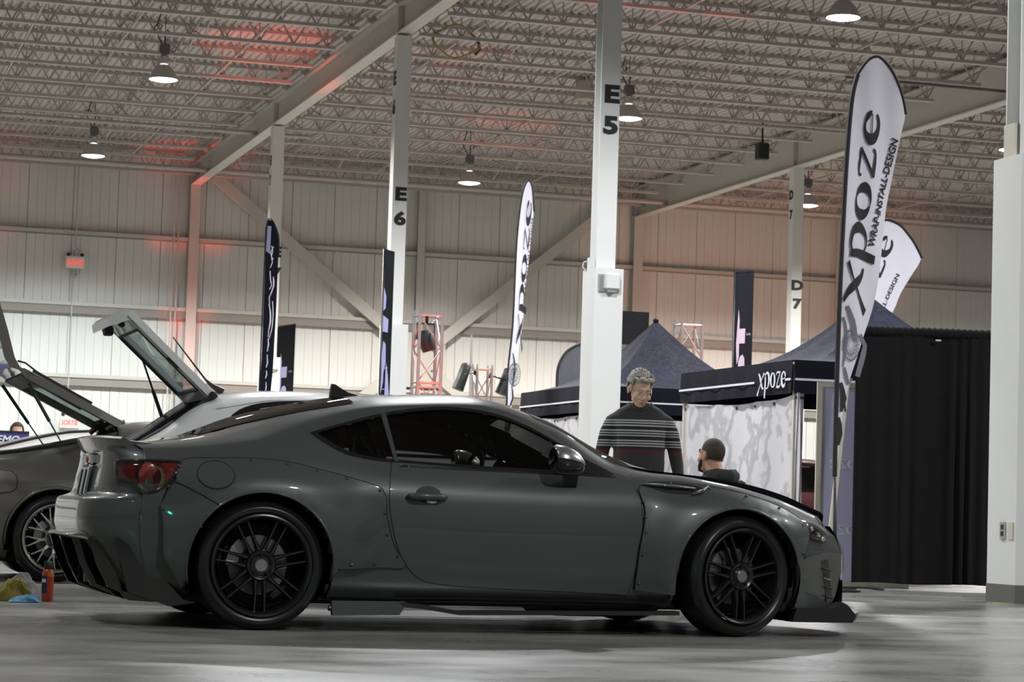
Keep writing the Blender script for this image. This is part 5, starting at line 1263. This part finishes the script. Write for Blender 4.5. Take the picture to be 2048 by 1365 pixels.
# black panel on a pole above the left tent
t = thing('black_screen', 'small black screen standing above the left tent, right of the E 5 column', 'screen', (13.13, 36.5, 0))
obj('panel', MB().box(-.3, .24, -.02, .02, 3.36, 3.90), 'fabric_dark', t); obj('mast', MB().tube([(0,.04,0), (0,.04,3.45)], .02, 8).lathe([(0,0), (.3,0), (.3,.02), (0,.03)], 12), 'black_metal', t)
obj('lower_sheet', MB().box(-.28, .22, -.015, .015, 2.86, 3.34), 'flag_grey', t)

# ================================================================== TRUSS TOWERS WITH STAGE LIGHTS
def truss(label, x, y, top, s_):
    t = thing('truss_tower', label, 'truss', (x, y, 0), 0, 'aluminium truss towers'); h = s_/2; cs = [(-h,-h), (h,-h), (h,h), (-h,h)]
    for a, b in cs: obj('chord', MB().tube([(a,b,.02), (a,b,top)], .025, 8).tube([(a,b,top), (a,b,top+.05)], .014, 6), 'truss', t, 60)
    n = int(top/.48); st = (top-.1)/n
    for k in range(4):
        a = cs[k]; b = cs[(k+1) % 4]
        for i in range(n):
            z0 = .05+i*st; p, q = ((a, b) if (i+k) % 2 else (b, a)); obj('brace', MB().tube([(*p, z0), (*q, z0+st)], .011, 5), 'truss', t, 60)
        for z in (.05, top-1.08, top-1.02, top-.04): obj('rung', MB().tube([(*a, z), (*b, z)], .013, 5), 'truss', t, 60)
    obj('base', MB().box(-.4, .4, -.4, .4, 0, .02), 'steel_dark', t)
    return t
truss('left truss tower glowing red between E 6 and the thin white flag', 8.95, 33.78, 3.46, .34)
truss('small middle truss tower carrying two black stage lights', 12.52, 43.15, 3.28, .29)
truss('right truss tower peeking out between the two tent peaks', 13.6, 35.3, 3.66, .34)
t = thing('moving_head_light', 'black stage light clamped inside the left truss tower', 'stage light', (8.97, 33.95, 3.02))
obj('head', MB().tube([(.06,0,-.1), (0,0,.06), (-.03,0,.2)], [.10, .13, .09], 12), 'black_plastic', t, 50); obj('yoke', MB().tube([(-.14,0,.06), (-.14,0,.3), (.12,0,.3), (.14,0,.06)], .015, 6), 'black_metal', t, 50); obj('clamp', MB().bar((0,0,.3), (0,-.02,.42), .04), 'black_metal', t)
for lb, x, dz, s_ in (('black par light hanging left of the middle truss tower', -.42, .0, -1), ('black par light hanging right of the middle truss tower', .42, -.05, 1)):
    t = thing('par_light', lb, 'stage light', (12.52+x, 43.12, 3.10+dz), 0, 'par lights on the middle truss')
    can = MB().tube([(s_*.0+.09,-.05,.24), (.08,-.05,.20), (-.02,-.05,-.10), (-.08,-.05,-.26)], [.05,.095,.105,.115], 12); obj('can', can, 'black_plastic', t, 50)
    obj('yoke', MB().tube([(.0,-.17,.02), (-s_*.18,-.05,.05), (.0,.07,.02)], .012, 6), 'black_metal', t, 60)
    obj('arm', MB().tube([(-s_*.16,-.03,.06), (-s_*.27,0,.07)], .016, 6).box(-s_*.27-.03, -s_*.27+.03, -.03, .03, .03, .11), 'black_metal', t, 60)
    obj('barn_door', MB().bar((.05,-.16,.12), (-.02,-.17,-.02), .05, .006), 'black_metal', t)

# ================================================================== DRAPE, DISPLAY PANEL
t = thing('pipe_and_drape', 'tall black pleated drape hung from a pipe beside the right edge column', 'drape', (9.56, 20.45, 0), math.atan2(-.29, 1.52))
rows = []
for j in range(13):
    q = j/12; row = []
    for i in range(240):
        u = i/239; x = u*2.35; ph = u*105+3.2*math.sin(u*11)+2.2*math.sin(u*27+.8); amp = (.006+.024*min(1, q*1.6))*(.25+.75*(.5+.5*math.sin(u*10.5+3.6))**1.5)
        row.append((x+.006*math.cos(ph*.7), amp*math.sin(ph)+.012*math.sin(u*21+q*3), 2.44-(2.44-.06)*q+.006*math.sin(u*17)*q))
    rows.append(row)
obj('drape', MB().grid(rows), 'fabric_dark', t, 180)
rows = [[(u*2.35, .03*math.cos(a)-.0, 2.415+.045*math.sin(a)+.006*math.sin(u*260)) for a in [k*2*PI/8 for k in range(9)]] for u in np.linspace(0, 1, 160)]
obj('drape_heading', MB().grid(rows), 'fabric_dark', t, 180)
obj('pipe', MB().tube([(-.06,0,2.40), (2.4,0,2.40)], .02, 8), 'pole', t)
o = obj('upright', MB().tube([(-.255,-.02,.02), (-.035,-.02,2.47)], .026, 10), 'pole', t, 60); obj('upright', MB().tube([(2.4,0,0), (2.4,0,2.44)], .026, 10), 'pole', t, 60)
obj('base_plate', MB().box(-.42, -.0, -.2, .2, 0, .012), 'black_metal', t); obj('base_plate', MB().box(2.2, 2.6, -.2, .2, 0, .012), 'black_metal', t)
obj('stand_foot', MB().tube([(-.1,-.1,.02), (.12,-.22,.02), (.25,-.24,.005)], .012, 6), 'black_metal', t, 60)
obj('clip', MB().box(.75, .80, -.045, -.03, 2.335, 2.35), 'white_plastic', t)
t = thing('display_panel', 'lilac display panel in a cream frame left of the black drape', 'panel', (9.475, 21.12, 0), math.atan2(-.13, .42))
obj('sheet', MB().box(.05, .86, -.012, .012, .06, 1.90), 'panel_lilac', t)
for a, b, c_, d in ((0, .05, .0, 1.95), (.86, .91, 0, 1.95)): obj('frame_post', MB().box(a, b, -.03, .03, c_, d), 'pole', t)
obj('frame_rail', MB().box(.05, .86, -.03, .03, 1.90, 1.95), 'pole', t); obj('frame_rail', MB().box(.05, .86, -.03, .03, .0, .06), 'pole', t)
obj('inner_edge', MB().box(.05, .075, -.022, -.012, .06, 1.9), 'grey_plastic', t)
# the word is printed on the other side and shows through reversed
obj('lettering', strokes_mesh(word_xpoze(), lambda p, q: Vector((.13+(XPOZE_W-p)*.105, -.015, 1.13+q*.085))), 'panel_text', t)
obj('lettering', strokes_mesh(word_xpoze(), lambda p, q: Vector((.13+(XPOZE_W-p)*.105, -.015, .50+q*.085))), 'panel_text', t)

# ================================================================== LEFT BACKGROUND BITS
t = thing('table_banner', 'blue banner with white LEMO lettering at the far left', 'banner', (.5, 28.6, 0))
obj('cloth', MB().box(0, 2.28, 0, .02, .30, 1.365), 'blue_sign', t); obj('edge', MB().box(0, 2.28, -.006, .026, 1.35, 1.375), 'black_plastic', t)
for x in (.1, 1.2, 2.2): obj('leg', MB().tube([(x,.05,0), (x,.05,1.3)], .015, 6), 'alu', t)
text('LEMO', .125, 'white_print', t, (1.84, -.01, 1.268), (1,0,0), (0,0,1), ext=.001, bold=.003, shear=.25, align='LEFT', sx=1.0)

# ================================================================== FLOOR CLUTTER
t = thing('spray_bottle', 'red orange detailing bottle with a dark cap on the floor', 'bottle', (1.575, 14.66, 0))
obj('bottle', MB().lathe([(0,0), (.032,0), (.035,.008), (.035,.165), (.030,.185), (.018,.196), (.018,.20)], 20, cap=False), 'bottle_red', t, 50)
obj('cap', MB().lathe([(.024,.196), (.026,.20), (.026,.232), (.022,.242), (0,.243)], 16), 'black_plastic', t, 50)
lw = MB().grid([[(.0356*math.cos(a), .0356*math.sin(a), z) for a in np.linspace(PI*.95, PI*1.42, 10)] for z in (.05, .155)]); obj('label', lw, 'bottle_navy', t, 180)
obj('label', MB().grid([[(.0357*math.cos(a), .0357*math.sin(a), z) for a in np.linspace(PI*1.42, PI*1.95, 10)] for z in (.150, .175)]), 'bottle_label', t, 180)
obj('print', MB().grid([[(.0360*math.cos(a), .0360*math.sin(a), z) for a in np.linspace(PI*1.05, PI*1.36, 6)] for z in (.115, .135)]), 'white_print', t, 180)
def crumple(name, label, loc, rx, ry, h, m, seed, edge=.35):
    rows = []; nr, na = 30, 90
    for i in range(nr+1):
        r = i/nr; row = []
        for k in range(na+1):
            a = 2*PI*(k % na)/na; c_, s_ = math.cos(a), math.sin(a)
            q = Vector((c_*r*1.6+seed*3.1, s_*r*1.6, seed)); rr = r*(1+.28*noise.noise(Vector((c_*1.3, s_*1.3, seed*2.7)))+.08*noise.noise(Vector((c_*4, s_*4, seed))))
            ridge = 1-abs(noise.noise(q*1.1))*2.2; fine = noise.noise(q*2.4+Vector((5, 1, 2)))
            z = h*(1-r**2.6)*(.62+.34*ridge+.16*fine)
            row.append((rx*rr*c_+.012*noise.noise(q*2.5), ry*rr*s_+.012*noise.noise(q*2.2+Vector((9, 0, 0))), max(.002, z+.003)))
        rows.append(row)
    return tag(obj(name, MB().grid(rows), m, None, 180, loc), label, 'towel')
crumple('microfibre_towel', 'crumpled olive yellow towel heaped beside the red bottle', (1.385, 14.72, .0), .135, .10, .14, 'yellow_cloth', 3)
crumple('microfibre_towel', 'flat light blue towel in front of the olive yellow one', (1.43, 14.49, .0), .11, .055, .05, 'blue_cloth', 5)
tag(crumple('cloth_bag', 'dark bag behind the olive yellow towel', (1.18, 15.05, .0), .15, .12, .20, 'dark_cloth', 8), None, 'bag')
tag(crumple('patterned_cloth', 'pale patterned cloth on the dark bag', (1.46, 14.98, .0), .11, .07, .16, 'grey_cloth', 11), 'pale patterned cloth bundle between dark bag and olive towel', 'cloth')
tag(obj('tape_mark', MB().box(-.10, .10, -.012, .012, 0, .003), 'yellow_tape', None, None, (9.60, 17.60, 0)), 'short yellow tape mark on the floor beside the near column', 'tape')

# ================================================================== PEOPLE
HS = 1.07
def head_parts(g, R_, c, jaw=1.):
    """skull, face, nose, brow, ears; face looks along -y of the rotation R_"""
    T = lambda p: Vector(c)+R_ @ (Vector(p)*HS)
    def el(p, r, n=14, m=9): g.ell(T(p), [q*HS for q in r], n, m, R_)
    el((0,.012,.035), (.074,.094,.085)); el((0,-.022,-.025), (.064,.074,.082)); el((0,-.045,-.085), (.043*jaw,.042,.034)); el((0,-.066,-.012), (.055,.03,.032))
    g.tube([T((0,-.090,.015)), T((0,-.104,-.015)), T((0,-.116,-.036))], [.008,.012,.016], 8); el((.014,-.100,-.040), (.010,.012,.008), 8, 6); el((-.014,-.100,-.040), (.010,.012,.008), 8, 6)
    g.tube([T((-.052,-.074,.022)), T((-.025,-.092,.026)), T((0,-.091,.020)), T((.025,-.092,.026)), T((.052,-.074,.022))], .011, 8)
    for s in (-1, 1):
        el((s*.077,.018,-.012), (.010,.019,.032), 10, 8); el((s*.045,-.066,-.038), (.024,.022,.022), 10, 8)
    el((0,-.090,-.068), (.026,.012,.014), 10, 8)
    return T
def hand(g, w, d, side, curl=.3, s=1.):
    """w wrist, d pointing direction, side = thumb direction"""
    w = Vector(w); d = Vector(d).normalized(); sd = Vector(side); sd = (sd-d*sd.dot(d)).normalized(); nn = d.cross(sd)
    rings = []
    for t_, a, b in ((-.01,.026,.019), (.03,.036,.017), (.07,.041,.015), (.09,.038,.013)):
        p = w+d*t_*s; rings.append([p+sd*a*s*math.cos(q)+nn*b*s*math.sin(q) for q in [k*2*PI/10 for k in range(10)]])
    g.loft(rings)
    for i, L in enumerate((.070,.080,.075,.058)):
        b = w+d*.082*s+sd*(.028-.0185*i)*s; p1 = b+(d+nn*curl*.4).normalized()*L*.42*s; p2 = p1+(d+nn*curl*1.4).normalized()*L*.33*s; p3 = p2+(d+nn*curl*2.4).normalized()*L*.25*s
        g.tube([b, p1, p2, p3], [.0092*s,.009*s,.0082*s,.007*s], 7)
    b = w+d*.02*s+sd*.026*s; p1 = b+(d*.7+sd*.7).normalized()*.042*s; p2 = p1+(d+sd*.25+nn*.2).normalized()*.045*s; g.tube([b, p1, p2], [.013*s,.0105*s,.008*s], 7)
def rg(z, rx, ry, x=0., y=0., n=20, e=2.4):
    return [(x+rx*math.copysign(abs(math.cos(a))**(2/e), math.cos(a)), y+ry*math.copysign(abs(math.sin(a))**(2/e), math.sin(a)), z) for a in [k*2*PI/n for k in range(n)]]
def face_bits(parent, T, R_, glasses, brow_m):
    for s in (-1, 1):
        obj('eye', MB().ell(T((s*.031,-.080,.004)), (.0125,.010,.0075), 10, 7, R_), 'eye_white', parent, 180); obj('iris', MB().ell(T((s*.031,-.0885,.001)), (.0055,.003,.006), 8, 6, R_), 'eye_dark', parent, 180)
        obj('eyebrow', MB().tube([T((s*.012,-.100,.026)), T((s*.032,-.097,.035)), T((s*.053,-.080,.028))], [.005,.006,.004], 6), brow_m, parent, 180)
    obj('mouth', MB().tube([T((-.024,-.092,-.068)), T((0,-.104,-.064)), T((.024,-.092,-.068))], [.004,.007,.004], 6).tube([T((-.02,-.092,-.074)), T((0,-.102,-.075)), T((.02,-.092,-.074))], [.004,.007,.004], 6), 'lip', parent, 180)
    if glasses:
        g = MB()
        for s in (-1, 1):
            g.tube([T((s*(.033+.024*math.cos(a)), -.106+.012*abs(math.cos(a)) if s*math.cos(a) > 0 else -.106, -.004+.018*math.sin(a))) for a in [k*PI/9 for k in range(19)]], .0018, 5)
            g.tube([T((s*.056,-.094,.002)), T((s*.080,-.02,.008)), T((s*.082,.02,.0))], .002, 5)
        g.tube([T((-.010,-.107,.0)), T((0,-.110,.003)), T((.010,-.107,.0))], .002, 5); obj('spectacles', g, 'alu', parent, 180)
def hair_shell(T, R_, m, parent, r=(.081,.102,.096), c=(0,.016,.036), fringe=.028, back=-.06, rough=.006, seed=1, side=-.005):
    rn = random.Random(seed); rows = []
    for i in range(19):
        a = PI*i/18*.72; row = []
        for k in range(45):
            b = 2*PI*k/44; fy = -math.sin(b)    # fy=1 front
            p = [r[0]*math.sin(a)*math.cos(b), r[1]*math.sin(a)*math.sin(b), r[2]*math.cos(a)]
            lim = fringe if fy > .55 else (side if fy > -.25 else back)
            if p[2] < lim:
                a2 = math.acos(max(-1, min(1, lim/r[2]))); p = [r[0]*math.sin(a2)*math.cos(b), r[1]*math.sin(a2)*math.sin(b), lim]
            j = 1+rough/.09*(math.sin(b*9+i*1.3+seed)*.5+math.sin(b*17-i*.9)*.5)
            row.append(T((c[0]+p[0]*j, c[1]+p[1]*j, c[2]+p[2]*j)))
        rows.append(row)
    return obj('hair', MB().grid(rows), m, parent, 180)
# ---- standing man with grey hair and striped sweater
def standing_man():
    Rh = Matrix.Rotation(math.radians(17), 3, 'Z') @ Matrix.Rotation(math.radians(22), 3, 'X'); hc = (-.012, -.085, 1.575)
    g = MB(); T = head_parts(g, Rh, hc)
    g.tube([(0,.01,1.42), (0,-.02,1.49), T((0,.02,-.06))], [.062,.056,.055], 12)
    g.loft([rg(.80,.15,.11), rg(.95,.165,.12), rg(1.10,.165,.12), rg(1.30,.165,.11), rg(1.37,.145,.10), rg(1.43,.09,.075)])
    for s in (-1, 1):
        g.tube([(s*.14,0,1.35), (s*.215,.0,1.27), (s*.268,.02,1.13), (s*.285,-.01,1.0), (s*.305,-.06,.885)], [.045,.044,.040,.036,.027], 10)
        hand(g, (s*.306,-.065,.878), (s*.05,-.22,-1), (-s*.15,-1,0), .35)
        g.tube([(s*.09,0,.86), (s*.10,0,.50), (s*.10,.01,.09)], [.085,.058,.038], 12); g.tube([(s*.10,.03,.05), (s*.11,-.12,.035)], [.036,.03], 8)
    bd = obj('person', remesh(g, .0075, 'person', 'skin', 3), None, None, None, (6.225, 17.13, 0)); bd.rotation_euler = (0, 0, math.radians(-16))
    tag(bd, 'grey haired man in glasses and striped dark sweater standing behind the coupe', 'person')
    g = MB(); g.loft([rg(.90,.185,.135), rg(.93,.195,.145), rg(1.02,.198,.150), rg(1.12,.195,.150), rg(1.22,.198,.142), rg(1.32,.212,.132), rg(1.375,.212,.118), rg(1.42,.175,.102), rg(1.455,.115,.09), rg(1.475,.088,.08)])
    for s in (-1, 1): g.tube([(s*.15,0,1.36), (s*.200,0,1.325), (s*.243,.005,1.24), (s*.272,.022,1.13), (s*.292,-.005,1.01), (s*.306,-.055,.905)], [.060,.068,.063,.056,.050,.040], 12)
    sw = obj('sweater', remesh(g, .010, 'sweater', 'sweater', 5), None, bd)
    obj('collar', MB().tube([(.082*math.sin(a), -.02-.082*math.cos(a)*1.0, 1.468-.05*max(0, math.cos(a))**2) for a in [k*PI/12 for k in range(25)]], .012, 6), 'hoodie', bd, 180)
    for s in (-1, 1): obj('cuff', MB().tube([(s*.304,-.05,.925), (s*.308,-.062,.885)], [.043,.040], 12), 'hoodie', sw, 60)
    g = MB(); g.loft([rg(.72,.17,.125), rg(.85,.175,.13), rg(.97,.165,.122)])
    for s in (-1, 1): g.tube([(s*.09,0,.84), (s*.10,0,.50), (s*.10,.01,.07)], [.10,.075,.062], 12)
    obj('trousers', remesh(g, .012, 'trousers', 'trousers', 4), None, bd)
    for s in (-1, 1): obj('shoe', MB().loft([rg(.0,.045,.13,s*.105,-.05,16), rg(.03,.047,.132,s*.105,-.05,16), rg(.06,.042,.11,s*.105,-.035,16), rg(.10,.040,.05,s*.103,.02,16)]), 'shoe', bd, 50)
    hair_shell(T, Rh, 'hair_grey', bd, fringe=.070, side=.012, back=-.05, rough=.012, seed=2, r=(.087,.108,.106))
    for k, (x, y, z, rx_, rz2) in enumerate(((-.045,-.066,.092,.036,.016),(-.008,-.078,.100,.040,.015),(.036,-.072,.094,.036,.018),(-.072,-.02,.085,.016,.04),(.074,-.02,.085,.016,.04))):
        obj('lock', MB().ell(T((x, y, z)), (rx_, .026, rz2), 12, 8, Rh @ Matrix.Rotation(.4-.15*k, 3, 'Y')), 'hair_grey', bd, 180)
    for s in (-1, 1): obj('sideburn', MB().tube([T((s*.073,-.025,.045)), T((s*.074,-.02,.01)), T((s*.072,-.018,-.015))], [.012,.010,.006], 6), 'hair_grey', bd, 180)
    face_bits(bd, T, Rh, True, 'hair_grey')
standing_man()
# ---- seated man, back of the head turned to the camera
def seated_man():
    Rh = Matrix.Rotation(math.radians(0), 3, 'Z') @ Matrix.Rotation(math.radians(-6), 3, 'X'); hc = (0, -.20, 1.105)
    g = MB(); T = head_parts(g, Rh, hc, 1.25)
    g.tube([(0,-.10,.93), (0,-.15,.985), T((0,.018,-.05))], [.07,.066,.062], 12)
    g.loft([rg(.44,.17,.13,0,0), rg(.60,.16,.12,0,-.03), rg(.78,.175,.12,0,-.08), rg(.90,.165,.11,0,-.11), rg(.96,.09,.08,0,-.12)])
    for s in (-1, 1):
        g.tube([(s*.18,-.10,.89), (s*.24,-.14,.76), (s*.25,-.22,.63), (s*.20,-.36,.60), (s*.16,-.42,.585)], [.055,.047,.042,.036,.028], 10)
        hand(g, (s*.155,-.425,.575), (-s*.2,-1,-.15), (-s*1,0,.2), .4)
        g.tube([(s*.09,-.02,.47), (s*.13,-.42,.47), (s*.13,-.44,.40), (s*.13,-.40,.09)], [.08,.058,.054,.038], 12); g.tube([(s*.13,-.38,.05), (s*.14,-.54,.035)], [.036,.03], 8)
    rz = math.radians(-166); R3 = Matrix.Rotation(rz, 3, 'Z'); off = R3 @ Vector((0, -.20, 0))
    bd = obj('person', remesh(g, .0075, 'person', 'skin2', 3), None, None, None, (6.385-off.x*.96, 16.04-off.y*.96, 0)); bd.rotation_euler = (0, 0, rz); bd.scale = (.965, .965, .965)
    tag(bd, 'seated bearded man with cropped dark hair and charcoal hoodie, facing away', 'person')
    g = MB(); g.loft([rg(.44,.19,.15,0,.0), rg(.60,.185,.145,0,-.03), rg(.78,.20,.14,0,-.08), rg(.89,.19,.13,0,-.10), rg(.95,.13,.10,0,-.11), rg(.985,.088,.085,0,-.125)])
    for s in (-1, 1): g.tube([(s*.16,-.10,.885), (s*.22,-.12,.82), (s*.255,-.16,.72), (s*.265,-.24,.63), (s*.21,-.37,.605)], [.075,.070,.060,.054,.042], 12)
    g.tube([(-.10,-.10,.965), (-.06,-.01,.955), (0,.03,.945), (.06,-.01,.955), (.10,-.10,.965)], [.035,.055,.06,.055,.035], 12)
    ho = obj('hoodie', remesh(g, .010, 'hoodie', 'hoodie', 5), None, bd)
    obj('hood_edge', MB().tube([(-.105,-.14,.975), (-.085,-.02,.995), (0,.045,.985), (.085,-.02,.995), (.105,-.14,.975)], .016, 8), 'hoodie', ho, 180)
    g = MB()
    g.loft([rg(.40,.18,.14), rg(.52,.175,.14)])
    for s in (-1, 1): g.tube([(s*.09,-.0,.475), (s*.13,-.40,.475), (s*.13,-.44,.40), (s*.13,-.40,.08)], [.095,.075,.07,.06], 12)
    obj('trousers', remesh(g, .012, 'trousers', 'trousers', 4), None, bd)
    for s in (-1, 1): obj('shoe', MB().loft([rg(.0,.045,.13,s*.135,-.44,16), rg(.03,.047,.132,s*.135,-.44,16), rg(.06,.042,.11,s*.135,-.425,16), rg(.10,.040,.05,s*.133,-.38,16)]), 'shoe', bd, 50)
    hair_shell(T, Rh, 'hair_dark', bd, r=(.0765,.0955,.089), fringe=.075, side=.002, back=-.085, rough=.001, seed=4)
    g = MB().tube([T((-.066,-.025,-.03)), T((-.058,-.05,-.075)), T((-.03,-.082,-.105)), T((0,-.09,-.112)), T((.03,-.082,-.105)), T((.058,-.05,-.075)), T((.066,-.025,-.03))], [.008,.014,.016,.016,.016,.014,.008], 8)
    g.tube([T((-.035,-.090,-.07)), T((-.026,-.098,-.055)), T((0,-.108,-.052)), T((.026,-.098,-.055)), T((.035,-.090,-.07))], .007, 6); obj('beard', g, 'hair_dark', bd, 180)
    face_bits(bd, T, Rh, False, 'hair_dark')
    ch = thing('folding_chair', 'black folding chair under the seated man', 'chair', (6.385-off.x*.96, 16.04-off.y*.96, 0), rz)
    obj('seat', MB().cbox(-.2, .2, -.22, .18, .365, .395, .01), 'black_plastic', ch, 40)
    for x in (-.19, .19):
        for y in (-.18, .16): obj('leg', MB().tube([(x, y, .37), (x, y*1.1, 0)], .012, 8), 'black_metal', ch, 60)
        obj('back_post', MB().tube([(x, .16, .37), (x, .22, .62)], .012, 8), 'black_metal', ch, 60)
    obj('backrest', MB().cbox(-.19, .19, .20, .225, .48, .62, .008), 'black_plastic', ch, 40)
seated_man()
# ---- person at the blue banner table, only the crown shows
def far_person():
    Rh = Matrix.Rotation(0, 3, 'Z'); hc = (0, -.05, 1.39); g = MB(); T = head_parts(g, Rh, hc)
    g.tube([(0,0,1.2), T((0,.02,-.06))], [.06,.055], 10)
    g.loft([rg(.46,.16,.12), rg(.7,.16,.12), rg(1.0,.18,.11), rg(1.17,.16,.10), rg(1.23,.08,.07)])
    for s in (-1, 1):
        g.tube([(s*.17,0,1.16), (s*.24,-.02,.95), (s*.2,-.2,.78)], [.055,.045,.032], 8); hand(g, (s*.2,-.2,.78), (-s*.2,-1,-.2), (-s,0,.2), .3)
        g.tube([(s*.09,0,.62), (s*.1,-.05,.40), (s*.1,0,.06)], [.085,.06,.045], 8); g.tube([(s*.1,.02,.05), (s*.11,-.13,.035)], [.036,.03], 8)
    bd = obj('person', remesh(g, .012, 'person', 'skin', 3), None, None, None, (2.80, 30.4, 0)); tag(bd, 'person half hidden behind the blue banner, only the crown showing', 'person')
    g = MB().loft([rg(.5,.18,.14), rg(.7,.18,.14), rg(1.0,.2,.13), rg(1.16,.17,.115), rg(1.24,.09,.08)]); obj('jacket', g, 'trousers', bd, 180)
    for s in (-1, 1): obj('trouser_leg', MB().tube([(s*.09,0,.62), (s*.1,-.05,.40), (s*.1,0,.06)], [.095,.07,.06], 10), 'trousers', bd, 180)
    hair_shell(T, Rh, 'hair_dark', bd, fringe=.05, back=-.06)
far_person()
